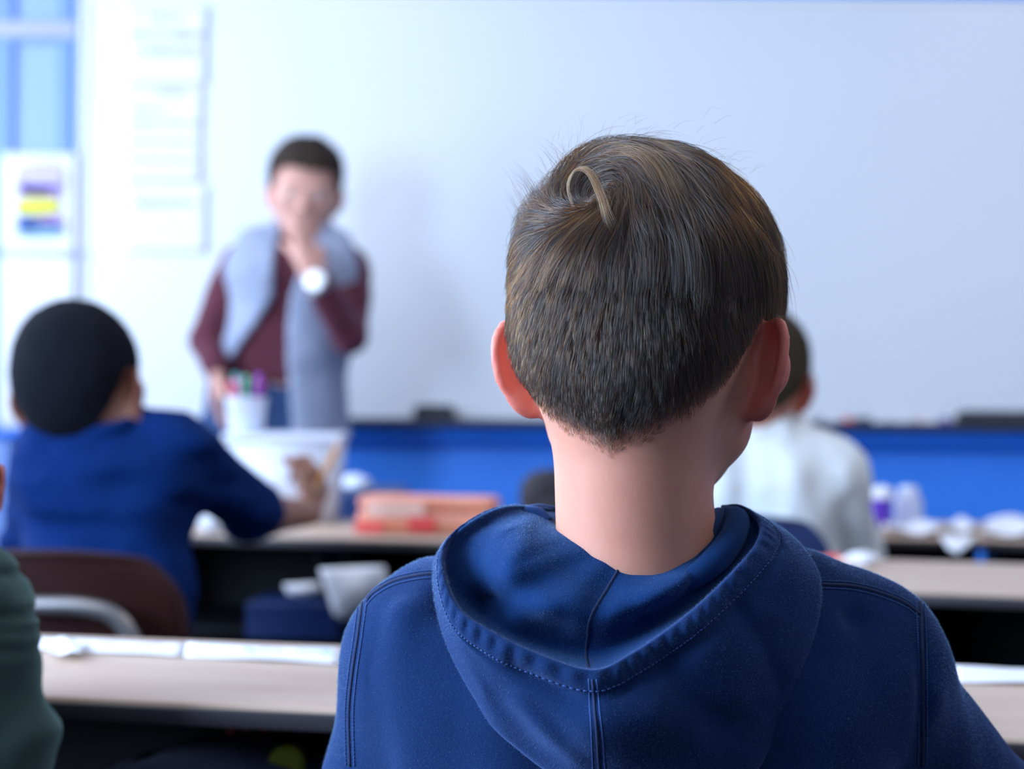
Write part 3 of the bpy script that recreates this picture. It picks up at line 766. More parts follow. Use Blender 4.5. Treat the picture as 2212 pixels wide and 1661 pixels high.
    allp = [pts]; rads = [np.full((n, S), .000095, np.float32) * (1 - .72 * np.linspace(0, 1, S)[None] ** 2.5)]
    def make_curves(name, plist, rlist, m):
        cv = bpy.data.hair_curves.new(name)
        cv.add_curves([a.shape[1] for a in plist for _ in range(a.shape[0])])
        cv.points.foreach_set('position', np.concatenate([a.reshape(-1, 3) for a in plist]).astype(np.float32).ravel())
        cv.points.foreach_set('radius', np.concatenate([a.ravel() for a in rlist]).astype(np.float32))
        cv.materials.append(m)
        o = bpy.data.objects.new(name, cv); COL.objects.link(o); o.parent = root
        o.matrix_parent_inverse = (Matrix.Translation(root.location)).inverted(); return o
    o = make_curves('hair', allp, rads, M['boy_hair']); o['kind'] = 'stuff'; o['label'] = 'short brown hair with a whorl at the crown'
    # curling locks standing out at the crown
    LK = [([(1236, 432, 0), (1238, 398, 7), (1262, 379, 12), (1288, 392, 14), (1303, 432, 13), (1312, 470, 11), (1326, 502, 8)], 90, .0012, .0036),
          ([(1282, 398, 3), (1310, 368, 10), (1352, 356, 14), (1392, 376, 15), (1418, 420, 14), (1436, 472, 11), (1446, 520, 8)], 200, .009, .013),
          ([(1290, 372, 3), (1330, 338, 9), (1390, 330, 13), (1446, 356, 14), (1486, 410, 13), (1510, 470, 10), (1528, 520, 7)], 200, .010, .015),
          ([(1300, 400, 2), (1400, 352, 8), (1480, 388, 11), (1540, 440, 10), (1580, 510, 8), (1604, 570, 5)], 220, .010, .016)]
    pl, rl = [], []
    for path, cnt, w0, w1 in LK:
        base = []
        for x, y, hmm in path:
            if cnt == 90: x, y = x + 6, y + 38
            else: y += 14
            P0 = np.array(W(x, y, 1.21), np.float32)[None]
            for _ in range(8):
                g_ = grad(P0); dd_ = f(P0)[0]; P0 = P0 - np.array((0, dd_ / max(.25, abs(g_[0][1])) * np.sign(g_[0][1]), 0), np.float32) * .7
            base.append(P0[0] + grad(P0)[0] * ((hmm * (.0014 if cnt == 90 else .0010)) if len(base) else -.002))
        B = catmull(base, 18).astype(np.float32)
        T = np.gradient(B, axis=0); T /= np.linalg.norm(T, axis=1, keepdims=True); nn = grad(B); s_ = np.cross(T, nn)
        a = R.normal(size=(cnt, 1)) * .5; b_ = R.normal(size=(cnt, 1)) * .5; ph = R.random((cnt, 1)) * 6
        ww = (w0 * .45 + (w1 * 1.15 - w0 * .45) * np.linspace(0, 1, 18)[None] ** 1.3) * 1.0
        wav = .0006 * np.sin(np.linspace(0, 5, 18)[None] * (1 + .3 * a) + ph)
        Q = B[None] + s_[None] * ((a * ww) + wav)[..., None] + nn[None] * (b_ * ww * .35)[..., None]
        ln = .8 + .2 * R.random((cnt, 1, 1)); Q = Q[:, :1] * 0 + Q
        ti = np.linspace(0, 1, 18)[None] * (.72 + .28 * R.random((cnt, 1))) * 17; i0 = np.minimum(ti.astype(int), 16); fr = (ti - i0)[..., None]
        ar = np.arange(cnt)[:, None]; Q = Q[ar, i0] * (1 - fr) + Q[ar, i0 + 1] * fr
        pl.append(Q); rl.append(np.full((cnt, 18), .00007) * (1 - .7 * np.linspace(0, 1, 18)[None] ** 3))
    o = make_curves('crown_lock', pl[:1], rl[:1], M['boy_hair_pale']); o['kind'] = 'stuff'; o['label'] = 'pale hooked lock of hair at the crown'
    o = make_curves('crown_curls', pl[1:], rl[1:], M['boy_hair_highlight']); o['kind'] = 'stuff'; o['label'] = 'curling locks at the crown, highlights put into their paler colour'
    # fine spiky hairs over the left and top outline
    pl, rl = [], []
    for (x, y, dx, dy, cnt, sp) in [(1165, 430, -35, -60, 90, 26), (1135, 470, -25, -50, 60, 20), (1215, 345, -30, -35, 40, 20), (1300, 310, 40, -22, 60, 50), (1400, 305, 60, 4, 50, 60), (1520, 345, 60, 12, 30, 40), (1225, 330, 15, -75, 8, 10)]:
        for _ in range(cnt):
            a_, b_ = R.normal() * sp, R.normal() * sp * .5; k_ = .5 + .7 * R.random()
            D_ = 1.235 + R.normal() * .01
            c0 = np.array(W(x + a_ + 12, y + b_ + 18, D_)); c3 = np.array(W(x + a_ + dx * k_, y + b_ + dy * k_, D_ + R.normal() * .01)); mid = (c0 + c3) / 2 + (0.0015 * R.normal(), 0, .002 + .001 * R.normal())
            pl.append(catmull([c0, mid, c3], 8)[None]); rl.append((.00005 * (1 - .8 * np.linspace(0, 1, 8)))[None])
    o = make_curves('stray_hairs', [np.concatenate(pl)], [np.concatenate(rl)], M['boy_hair']); o['kind'] = 'stuff'
# ------------------------------------------------------------------ the room
WY = 5.75; XL, XR, YB, ZC = -2.40, 3.5, -3.2, 2.75
def struct(name, boxes, m, bev=0.0):
    bm = bmesh.new()
    for c, s in boxes: add_box(bm, c, s, bev)
    o = bm_obj(name, bm, m, None, False); o['kind'] = 'structure'; return o
def span(x0, x1, y0, y1, z0, z1): return (((x0 + x1) / 2, (y0 + y1) / 2, (z0 + z1) / 2), (x1 - x0, y1 - y0, z1 - z0))
struct('floor', [span(XL - .1, XR + .1, YB - .1, WY + .1, -.1, 0)], M['floor'])
struct('ceiling', [span(XL - .1, XR + .1, YB - .1, WY + .1, ZC, ZC + .1)], M['ceiling'])
struct('wall_front', [span(XL - .1, XR + .1, WY, WY + .1, 0, ZC)], M['wall'])
struct('wall_right', [span(XR, XR + .1, YB, WY, 0, ZC)], M['wall_white'])
struct('wall_back', [span(XL - .1, XR + .1, YB - .1, YB, 0, ZC)], M['wall_white'])
WIN = [(-.66, 1.50), (2.80, 5.40)]; Z0, Z1 = .95, 2.5
struct('wall_left', [span(XL - .1, XL, YB, WY, 0, Z0), span(XL - .1, XL, YB, WY, Z1, ZC), span(XL - .1, XL, YB, WIN[0][0], Z0, Z1),
                     span(XL - .1, XL, WIN[0][1], WIN[1][0], Z0, Z1), span(XL - .1, XL, WIN[1][1], WY, Z0, Z1)], M['wall_white'])
for i, (a, b) in enumerate(WIN):
    fr = struct('window_%d' % (i + 1), [span(XL - .08, XL - .02, a, b, Z0, Z0 + .05), span(XL - .08, XL - .02, a, b, Z1 - .05, Z1), span(XL - .08, XL - .02, a, a + .05, Z0, Z1),
                span(XL - .08, XL - .02, b - .05, b, Z0, Z1), span(XL - .08, XL - .02, (a + b) / 2 - .025, (a + b) / 2 + .025, Z0, Z1)], M['cream'])
    box_obj('pane', *span(XL - .055, XL - .05, a + .05, b - .05, Z0 + .05, Z1 - .05), M['glass'], fr)
struct('baseboard_front', [span(XL, XR, WY - .012, WY, 0, .10)], M['dgrey'])
def P2(px, py, D): return W(px, py, D)
# rail under the whiteboard
zr0, zr1 = P2(1500, 966, WY)[2], P2(1500, 920, WY)[2]
bm = bmesh.new()
prof = [(WY, zr1), (WY - .020, zr1 - .004), (WY - .044, zr1 - .016), (WY - .056, zr1 - .030), (WY - .050, zr1 - .044), (WY - .030, zr0), (WY, zr0 - .002)]
for a, bx in zip(prof, prof[1:]):
    v = [bm.verts.new((XL, a[0], a[1])), bm.verts.new((XR, a[0], a[1])), bm.verts.new((XR, bx[0], bx[1])), bm.verts.new((XL, bx[0], bx[1]))]; bm.faces.new(v)
bmesh.ops.remove_doubles(bm, verts=bm.verts, dist=1e-5)
o = bm_obj('trim_1', bm, M['wall_rail'], None, True); o['kind'] = 'structure'
# ceiling lamps
for i, (lx, ly, lp) in enumerate(LAMPS):
    t = thing('ceiling_lamp', ('ceiling lamp above the near desks on the window side', 'ceiling lamp above the near desks on the far side from the windows', 'ceiling lamp above the teacher beside the whiteboard', 'ceiling lamp before the right half of the whiteboard', 'ceiling lamp at the back of the classroom')[i], 'lamp', (lx, ly, ZC), 0, 'ceiling lamps above the classroom')
    box_obj('frame', (0, 0, -.02), (.64, 1.24, .04), M['cream'], t); box_obj('diffuser', (0, 0, -.045), (.58, 1.18, .012), M['lamp'], t)
# ---- whiteboard
yb = WY - .03
tl = P2(178, 4, yb); bx0 = tl[0]; bz1 = P2(1100, 4, yb)[2]; bz0 = P2(1100, 906, yb)[2]; bx1 = 2.55
wb = thing('whiteboard', 'large white enamel whiteboard across the front wall above the blue rail', 'whiteboard', ((bx0 + bx1) / 2, WY, bz0))
def inb(c, s): return ((c[0] - wb.location.x, c[1] - WY, c[2] - bz0), s)
box_obj('panel', *inb(*span(bx0 + .01, bx1, yb, WY - .003, bz0, bz1)), M['board'], wb)
bmf = bmesh.new()
for c, s in (span(bx0 - .004, bx0 + .014, yb - .01, WY - .003, bz0, bz1 + .02), span(bx0, bx1, yb - .01, WY - .003, bz1, bz1 + .02), span(bx1, bx1 + .02, yb - .01, WY - .003, bz0, bz1 + .02)):
    add_box(bmf, *inb(c, s), .003)
bm_obj('frame', bmf, M['cream'], wb, False)
zt = P2(1100, 907, yb)[2]; trayY = yb - .075
box_obj('tray', *inb(*span(bx0 + .55, bx1, trayY, yb - .001, zt - .010, zt)), M['dgrey'], wb, .002)
box_obj('tray_lip', *inb(*span(bx0 + .55, bx1, trayY - .006, trayY, zt - .012, zt + .004)), M['dgrey'], wb)
def eraser(px0, px1, py0, label):
    a = P2(px0, py0, trayY + .03); b = P2(px1, py0, trayY + .03); wd = b[0] - a[0]; hh = a[2] - zt
    t = thing('board_eraser', label, 'eraser', ((a[0] + b[0]) / 2, trayY + .036, zt))
    box_obj('felt_pad', (0, 0, hh * .36), (wd * .98, .048, hh * .72), M['black'], t, .003)
    box_obj('grip', (0, 0, hh * .84), (wd * .90, .040, hh * .30), M['dgrey'], t, .004)
eraser(893, 984, 874, 'small dark felt eraser on the tray right of the teacher')
eraser(2066, 2250, 886, 'long dark eraser on the tray at the right edge')
mk = [(1745, M['dgrey'], 'dark', 'farthest left of the row'), (1800, M['red'], 'red', 'at the left of the row'), (1856, M['dgrey'], 'green-black', 'in the middle'), (1905, M['paper'], 'white', 'beside the orange one'), (1962, M['orange'], 'orange', 'in the right half of the row'), (2010, M['purple'], 'purple', 'nearest the long eraser')]
for i, (px, mm, cn, wh) in enumerate(mk):
    c = P2(px, 900, trayY + .03)
    t = thing('board_marker', '%s marker pen lying on the whiteboard tray, %s' % (cn, wh), 'marker', (c[0], trayY + .03, zt), .05 * (-1) ** i, 'markers on the whiteboard tray')
    tube_obj('barrel', [(-.035, 0, .008), (.030, 0, .008)], .008, M['paper'] if i != 2 else M['dgrey'], t, n=12)
    tube_obj('cap', [(.030, 0, .008), (.050, 0, .008), (.058, 0, .008)], [.0085, .0085, .005], mm, t, n=12)
# ---- paper sheets taped to the board with blurred lines of print
def sheet(x0, y0, x1, y1, lines, label, m=None, curl=.006, name='paper_sheet', D=None, tilt=0.0):
    D = D or (yb - .002); a = P2(x0, y0, D); b = P2(x1, y1, D); wd, hh = b[0] - a[0], a[2] - b[2]
    t = thing(name, label, 'poster' if name == 'poster' else 'paper', ((a[0] + b[0]) / 2, D, (a[2] + b[2]) / 2), 0)
    bm = bmesh.new(); n = 12; g = [[bm.verts.new(((i / n - .5) * wd, -.0012 - curl * (abs(i / n - .5) * 2) ** 3 * (j / n) - curl * (1 - j / n) ** 4, (j / n - .5) * hh)) for j in range(n + 1)] for i in range(n + 1)]
    for i in range(n):
        for j in range(n): bm.faces.new((g[i][j], g[i + 1][j], g[i + 1][j + 1], g[i][j + 1]))
    o = bm_obj('sheet', bm, m or M['paper'], t); so = o.modifiers.new('t', 'SOLIDIFY'); so.thickness = .0006
    if lines:
        bm = bmesh.new(); r = random.Random(int(x0 + y0))
        for (lx0, lx1, ly, lh) in lines:
            p0 = P2(lx0, ly, D); p1 = P2(lx1, ly, D); x = p0[0] - t.location.x; e = p1[0] - t.location.x; z = p0[2] - t.location.z; hgt = lh / 750
            while x < e:
                ww = hgt * r.uniform(.35, .7)
                for k in range(2): add_box(bm, (x + k * ww * .6, -.008, z + hgt * r.uniform(-.1, .1)), (hgt * .16, .0006, hgt * r.uniform(.7, 1)))
                add_box(bm, (x + ww * .3, -.008, z + hgt * r.uniform(-.3, .3)), (ww * .7, .0006, hgt * .16)); x += ww * 1.55 + (hgt * .5 if r.random() < .15 else 0)
        o = bm_obj('print', bm, M['ink'], t, False); o['kind'] = 'stuff'
    return t
sheet(272, 14, 447, 182, [(330, 386, 40, 16), (284, 440, 75, 17), (300, 426, 110, 16)], 'topmost white paper sheet taped to the whiteboard with three lines of print')
sheet(268, 186, 436, 392, [(340, 398, 200, 13), (288, 345, 238, 13), (286, 428, 266, 14), (278, 425, 306, 9), (280, 430, 345, 9)], 'long white paper sheet taped under the topmost sheet on the whiteboard')
sheet(272, 398, 446, 545, [(296, 425, 438, 16)], 'lowest white paper sheet taped to the whiteboard with one line of print')
# ---- blue panel left of the whiteboard
cab = thing('panel_cupboard', 'tall blue cupboard front with a grey rail left of the whiteboard', 'cupboard', (-1.95, WY, 0))
cx0, cx1 = -2.38, P2(168, 400, WY)[0]
def inc(x0, x1, y0, y1, z0, z1): c, s = span(x0, x1, y0, y1, z0, z1); return ((c[0] + 1.95, c[1] - WY, c[2]), s)
box_obj('back_panel', *inc(cx0, cx1, WY - .02, WY, .1, 2.2), M['locker'], cab)
zz = [P2(80, y, WY)[2] for y in (50, 86)]
box_obj('rail', *inc(cx0, cx1 + .004, WY - .045, WY - .02, zz[1], zz[0]), M['mauve'], cab, .004)
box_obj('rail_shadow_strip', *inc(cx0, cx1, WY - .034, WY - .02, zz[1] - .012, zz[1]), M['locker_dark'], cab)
for a, b_ in ((-60, 34), (131, 163)):
    box_obj('stile', *inc(P2(a, 100, WY)[0], P2(b_, 100, WY)[0], WY - .036, WY - .02, .1, 2.2), M['locker_dark'], cab, .003)
box_obj('edge_trim', *inc(cx1, cx1 + .012, WY - .04, WY, .1, 2.2), M['locker'], cab)
p = sheet(6, 330, 160, 940, [(4, 165, 546, 20)], 'tall white poster with a yellow and purple picture on the blue cupboard', name='poster', D=WY - .046, curl=.003)
cz = p.location
def art(x0, y0, x1, y1, m, nm='picture', pts=None):
    a = P2(x0, y0, WY - .05); b_ = P2(x1, y1, WY - .05); bm = bmesh.new(); n = 24
    w2, h2 = (b_[0] - a[0]) / 2, (a[2] - b_[2]) / 2; c = ((a[0] + b_[0]) / 2 - cz.x, -.010, (a[2] + b_[2]) / 2 - cz.z)
    V_ = []
    for k in range(n):
        th = 2 * PI * k / n; e = .55
        V_.append(bm.verts.new((c[0] + w2 * math.copysign(abs(math.cos(th)) ** e, math.cos(th)), c[1], c[2] + h2 * (math.copysign(abs(math.sin(th)) ** e, math.sin(th)) + .10 * math.sin(3 * th + x0)))))
    f = bm.faces.new(V_); r_ = bmesh.ops.extrude_face_region(bm, geom=[f])
    for v_ in r_['geom']:
        if isinstance(v_, bmesh.types.BMVert): v_.co.y -= .0015 
    bm_obj(nm, bm, m, p, False)
MA = {k: mat('poster_' + k, c, .6) for k, c in dict(yellow=(.62, .60, .06), mauve=(.42, .28, .72), blue=(.12, .20, .72), teal=(.22, .42, .62), lilac=(.50, .42, .78)).items()}
art(36, 352, 136, 418, MA['lilac']); art(36, 480, 136, 512, MA['teal'])
for (x0, y0, x1, y1, k, off) in ((38, 398, 132, 428, 'mauve', .002), (36, 424, 128, 470, 'yellow', .003), (38, 464, 86, 500, 'blue', .002), (84, 464, 136, 494, 'mauve', .001)):
    art(x0, y0, x1, y1, MA[k], 'picture_patch')
# ------------------------------------------------------------------ furniture
TZ = .76
def desk(fl, fr, depth, label, ext=(0, 0), legs=True, box=True, mtop='desk_top', th=.020, group='student desks in rows', tz=TZ):
    """two-seat desk: tan top, dark edge band, open book boxes and four legs; fl, fr are pixels of the near edge"""
    A = WZ(*fl, tz); B = WZ(*fr, tz); d = nrm((B - A) * (1, 1, 0)); A = A - d * ext[0]; B = B + d * ext[1]
    n = np.array((-d[1], d[0], 0)); Wd = np.linalg.norm(B - A); ang = math.atan2(d[1], d[0])
    t = thing('student_desk', label, 'desk', (*((A + B) / 2 + n * depth / 2)[:2], 0), ang, group)
    box_obj('desktop', (0, 0, tz - th / 2), (Wd, depth, th), M[mtop], t, .004)
    bm = bmesh.new()
    for c, s in (((0, -depth / 2 - .001, tz - th / 2 - .002), (Wd, .006, th - .005)), ((0, depth / 2 + .001, tz - th / 2 - .002), (Wd, .006, th - .005)), ((-Wd / 2, 0, tz - th / 2 - .002), (.006, depth, th - .005)), ((Wd / 2, 0, tz - th / 2 - .002), (.006, depth, th - .005))):
        add_box(bm, c, s, .0015)
    bm_obj('edge_band', bm, M['desk_edge'], t)
    if box:
        nb = max(1, round(Wd / .62)); bw = Wd / nb
        for k in range(nb):
            x = -Wd / 2 + bw * (k + .5); bm = bmesh.new(); zb = tz - th
            for c, s in (((x, 0, zb - .155), (bw * .90, depth * .82, .006)), ((x - bw * .45, 0, zb - .078), (.006, depth * .82, .155)), ((x + bw * .45, 0, zb - .078), (.006, depth * .82, .155)), ((x, depth * .41, zb - .078), (bw * .90, .006, .155))):
                add_box(bm, c, s)
            bm_obj('book_box', bm, M['desk_metal'], t, False)
    for sx in (-1, 1):
        for sy in (-1, 1):
            x, y = sx * (Wd / 2 - .05), sy * (depth / 2 - .04)
            tube_obj('leg', [(x, y, 0.012), (x, y, tz - th - .001)], .0135, M['desk_metal'], t, n=12)
    box_obj('dark_backing_sheet', (0, depth / 2 - .03, .33), (Wd - .08, .008, .56), M['desk_metal'], t, .002)  # added dark sheet, keeps the blue wall from showing beneath the desk
    tube_obj('crossbar', [(-Wd / 2 + .05, depth / 2 - .04, .18), (Wd / 2 - .05, depth / 2 - .04, .18)], .010, M['desk_metal'], t, n=10)
    return t
def chair(label, loc, rot, shell, group=None, s=1.0, wd=.37, hz=.80):
    t = thing('student_chair', label, 'chair', loc, rot, group)
    prof = catmull([(.205, .425), (.19, .442), (.10, .438), (-.05, .425), (-.15, .432), (-.195, .47), (-.212, .56), (-.225, .68), (-.245, hz - .02), (-.250, hz)], 40)
    nu = 25; V_, Q_ = [], []
    for j, (y, z) in enumerate(prof):
        tt = j / 39
        hw = wd / 2 * (1.0 - .10 * math.exp(-((tt - .52) / .10) ** 2))
        if z > hz - .075: hw *= math.sqrt(max(.02, 1 - ((z - (hz - .075)) / .080) ** 2 * .55)) 
        if tt < .06: hw *= .9 + 1.6 * tt
        for i in range(nu):
            u = (i / (nu - 1) - .5) * 2; e = math.copysign(abs(u) ** .9, u)
            back = max(0, min(1, (tt - .5) * 4))
            V_.append((e * hw, y + back * .035 * u * u * 1.0, z + (1 - back) * .018 * u * u - back * (.012 * u * u if z > hz - .12 else 0)))
    for j in range(39):
        for i in range(nu - 1): a = j * nu + i; Q_.append((a, a + 1, a + nu + 1, a + nu))
    o = np_obj('seat_shell', np.array(V_), np.array(Q_), shell, t, world=False)
    so = o.modifiers.new('t', 'SOLIDIFY'); so.thickness = .007; so.offset = 0
    # rolled rim
    A_ = np.array(V_).reshape(40, nu, 3); rim = np.concatenate([A_[:, 0], A_[-1, 1:-1], A_[::-1, -1], A_[0, -2:0:-1]])
    tube_obj('rim', rim, .0062, shell, t, n=8, closed=True)
    for sx in (-1, 1):
        x = sx * wd * .40
        tube_obj('leg', catmull([(x * 1.1, .20, .012), (x, .165, .30), (x, .14, .415), (x, .05, .42)], 20), .0105, M['chrome'], t, n=10)
        tube_obj('leg', catmull([(x * 1.1, -.25, .012), (x, -.19, .30), (x, -.13, .412), (x, .05, .42)], 20), .0105, M['chrome'], t, n=10)
    tube_obj('back_frame', catmull([(-wd * .36, -.10, .415), (-wd * .38, -.20, .45), (-wd * .38, -.240, .56), (-wd * .37, -.250, .66), (-wd * .30, -.256, hz - .085), (-wd * .18, -.262, hz - .068), (0, -.264, hz - .066), (wd * .18, -.262, hz - .068), (wd * .30, -.256, hz - .085), (wd * .37, -.250, .66), (wd * .38, -.240, .56), (wd * .38, -.20, .45), (wd * .36, -.10, .415)], 60), .0125, M['chrome'], t, n=10)
    return t
dA1 = desk((90, 1503), (1040, 1545), .385, 'tan desk between the green sleeve and the left hoodie sleeve, nearest row', (.55, -.01), group=None)
dA2 = desk((1062, 1546), (2190, 1593), .385, 'tan desk at the right edge behind the hoodie sleeve, nearest row', (0, .35), group=None)
dC1 = desk((425, 1152), (1180, 1172), .44, 'desk with an orange pencil case under the arm of the boy in the blue shirt', (.26, .10), group=None)
dB2 = desk((1650, 1262), (2200, 1283), .47, 'tan desk behind the right hoodie shoulder, second row', (.0, .35), group=None)
dC2 = desk((1900, 1160), (2200, 1166), .46, 'farthest desk at the right covered with white papers', (.30, .45), group=None)
def on_desk(px, py, z=TZ): return WZ(px, py, z)
# strips of paper along the far edge of the near desks
def flat_sheet(name, corners, m, label, cat='paper', group=None, wav=.0015, th=.0008, z=TZ + .0012):
    C4 = [WZ(x, y, z) for x, y in corners]; c = sum(C4) / 4
    t = thing(name, label, cat, (c[0], c[1], z), 0, group)
    n = 14; V_, Q_ = [], []
    for i in range(n + 1):
        for j in range(n + 1):
            u, v = i / n, j / n; p_ = (C4[0] * (1 - u) + C4[1] * u) * (1 - v) + (C4[3] * (1 - u) + C4[2] * u) * v - c
            V_.append((p_[0], p_[1], wav * (math.sin(u * 7 + v * 3 + c[0] * 9) + 1) * .5 + .0006))
    for i in range(n):
        for j in range(n): a = i * (n + 1) + j; Q_.append((a, a + n + 1, a + n + 2, a + 1))
    o = np_obj('sheet', np.array(V_), np.array(Q_), m, t, world=False); so = o.modifiers.new('t', 'SOLIDIFY'); so.thickness = th; return t
def marks(t, n, m, ex, ey, r, seed=0):
    rr = random.Random(seed); bm = bmesh.new()
    for k in range(n):
        add_box(bm, (rr.uniform(-ex, ex), rr.uniform(-ey, ey), .0032), (rr.uniform(.4, 1.6) * r, rr.uniform(.4, 1) * r * .5, .0006))
    o = bm_obj('print', bm, m, t, False); o['kind'] = 'stuff'
s1 = flat_sheet('name_strip', [(70, 1402), (395, 1418), (402, 1392), (80, 1380)], M['paper'], 'long white paper strip on the near desk beside the green sleeve'); marks(s1, 10, MA['lilac'], .07, .012, .012, 1)
s2 = flat_sheet('name_strip', [(398, 1418), (735, 1434), (738, 1404), (405, 1392)], M['paper'], 'long white paper strip on the near desk beside the left hoodie sleeve'); marks(s2, 12, MA['teal'], .07, .012, .009, 2)
s3 = flat_sheet('name_strip', [(2060, 1474), (2330, 1480), (2330, 1448), (2060, 1441)], M['paper'], 'white paper strip on the near desk at the right edge')
flat_sheet('paper_sheet', [(105, 1412), (175, 1416), (185, 1386), (110, 1384)], M['paper'], 'small white paper lying on the strip beside the green sleeve', wav=.004, z=TZ + .006)
# the farthest right desk under papers
for i, (x0, x1, y0, y1, w_) in enumerate([(1905, 2035, 1132, 1155, 'nearest the white shirt'), (2048, 2112, 1128, 1152, 'above the folded corner'), (2126, 2290, 1125, 1158, 'at the right edge')]):
    flat_sheet('paper_sheet', [(x0, y1), (x1, y1), (x1 - 8, y0), (x0 + 4, y0)], M['paper'], 'white paper on the farthest right desk, ' + w_, wav=.012, z=TZ + .002 + .001 * i)
def hang_paper(pts, D, m, label, name='paper_sheet', bulge=.02, cat='paper', dd=None):
    P_ = [W(x, y, D + (dd[i] if dd else 0)) for i, (x, y) in enumerate(pts)]; c = sum(P_) / len(P_)
    t = thing(name, label, cat, tuple(c)); bm = bmesh.new(); 
    vs = [bm.verts.new(Vector(q_ - c) + Vector((0, 0, 0))) for q_ in P_]; mid = bm.verts.new((0, -bulge, 0))
    for i in range(len(vs)): bm.faces.new((vs[i], vs[(i + 1) % len(vs)], mid))
    bmesh.ops.subdivide_edges(bm, edges=bm.edges[:], cuts=3, use_grid_fill=True)
    for v_ in bm.verts: v_.co.y += .004 * math.sin(v_.co.x * 60 + v_.co.z * 45)
    o = bm_obj('sheet', bm, m, t); so = o.modifiers.new('t', 'SOLIDIFY'); so.thickness = .001; return t
hang_paper([(2028, 1156), (2110, 1157), (2094, 1178), (2068, 1196), (2048, 1186)], 3.45, M['paper'], 'folded white paper corner hanging over the farthest right desk', dd=(.06, .06, .01, 0, .01))
# papers stuffed in the book box of the boy in blue
hang_paper([(690, 1228), (832, 1222), (838, 1262), (745, 1342), (722, 1330)], 3.40, M['paper'], 'white paper hanging out of the desk box beside the left hoodie shoulder', bulge=.03)
c = W(650, 1292, 3.5)
t = thing('book', 'dark book lying in the desk box under the elbow of the boy in blue', 'book', (c[0], 3.52, TZ - .172), -.1)
box_obj('cover', (0, 0, (c[2] - TZ + .170) / 2), (.16, .18, c[2] - TZ + .170), M['blue_shell'], t, .003)
hang_paper([(612, 1262), (690, 1258), (696, 1276), (655, 1294), (622, 1284)], 3.45, M['paper'], 'small crumpled white paper in the desk box under the orange case', bulge=.02)
# white crumpled papers by the elbow of the boy in blue
def crumple(name, px, py, r, zb, m, label, cat='paper', D=None, sc=(1, 1, .7), seed=1):
    c = WZ(px, py, zb) if D is None else np.r_[W(px, py, D)[:2], zb]
    t = bmesh.new(); bmesh.ops.create_icosphere(t, subdivisions=4, radius=1)
    V_ = np.array([v.co[:] for v in t.verts], np.float32); k = 1 + .22 * vnoise(V_ + seed, 2.2) + .10 * np.abs(vnoise(V_ + seed * 3, 5))
    for v, kk in zip(t.verts, k): v.co = Vector((v.co.x * kk * r * sc[0], v.co.y * kk * r * sc[1], max(0.0, v.co.z * kk * r * sc[2] + r * sc[2] * .85)))
    o = bm_obj(name, t, m, None); o.location = c + (0, 0, .001); return tag(o, label, cat)
crumple('crumpled_paper', 462, 1150, .030, TZ, M['paper'], 'larger crumpled white paper under the elbow of the boy in blue', sc=(1.0, .8, .9), seed=2)
crumple('crumpled_paper', 545, 1152, .026, TZ, M['paper'], 'lower crumpled white paper under the elbow of the boy in blue', sc=(1.3, .8, .5), seed=4)
crumple('crumpled_paper', 1862, 1222, .018, TZ, M['paper'], 'small crumpled white paper on the desk in front of the white shirt', sc=(1.3, 1, .6), seed=5)
for i, (x, y, mm, l_) in enumerate([(1765, 1216, 'orange', 'orange scrap nearest the hoodie on the second row desk'), (1800, 1213, 'red', 'reddish scrap beside the orange one on the second row desk'), (1832, 1219, 'pink_label', 'pale pink scrap beside the crumpled paper on the second row desk')]):
    crumple('paper_scrap', x, y, .011, TZ, M[mm], l_, sc=(1.4, 1, .5), seed=7 + i)
# orange pencil case
c = WZ(925, 1156, TZ); ang = dC1.rotation_euler.z
pc = thing('pencil_case', 'orange plastic pencil case with a pale label on the desk left of the hoodie', 'pencil case', (c[0], c[1] + .05, TZ), ang)
K = FPX / (c[1] + .02); cw = 298 / K; ch = 82 / K
bm = bmesh.new(); add_box(bm, (0, 0, ch * .33), (cw, .10, ch * .62), .012, 4); bm_obj('tray', bm, M['orange'], pc)
bm = bmesh.new(); add_box(bm, (0, 0, ch * .82), (cw * .99, .098, ch * .34), .010, 4); bm_obj('lid', bm, M['orange'], pc)
box_obj('label', (-cw * .20, -.051, ch * .66), (cw * .44, .003, ch * .40), M['pink_label'], pc, .001)
box_obj('clasp', (0.0, -.052, ch * .28), (cw * .20, .006, ch * .40), M['red'], pc, .002)
box_obj('corner_guard', (-cw * .40, -.0505, ch * .16), (cw * .22, .004, ch * .26), M['red'], pc, .001)
# white bin with a cup of pens behind the boy in blue
D = 3.78; a = W(482, 936, D); b_ = W(733, 936, D); bw = b_[0] - a[0]; zt2 = a[2]
bn = thing('storage_bin', 'white plastic bin standing on the desk behind the boy in blue', 'bin', ((a[0] + b_[0]) / 2, D + .10, TZ))
bm = bmesh.new(); hh = zt2 - TZ
r_ = bmesh.ops.create_cube(bm, size=1)
for v in r_['verts']:
    k = 1 if v.co.z > 0 else .88; v.co = Vector((v.co.x * bw * k, v.co.y * .18 * k, (v.co.z + .5) * (hh - .012) + .001))
bmesh.ops.bevel(bm, geom=bm.edges[:], offset=.008, segments=3, affect='EDGES')
M['bin'] = mat('white_bin_plastic', (.66, .70, .80), .45); bm_obj('bin_body', bm, M['bin'], bn)
box_obj('lid', (0, 0, hh - .008), (bw * 1.03, .19, .015), M['bin'], bn, .004, True)
cc = W(528, 934, D + .06)
cup = thing('pen_cup', 'white cup full of coloured pens on the white bin', 'cup', (cc[0], D + .08, zt2 + .001))
bm = bmesh.new(); add_lathe(bm, [(.030, 0), (.034, .004), (.041, .066), (.0425, .068), (.040, .066), (.033, .008), (.001, .007)], 28); bm_obj('cup_body', bm, M['bin'], cup)
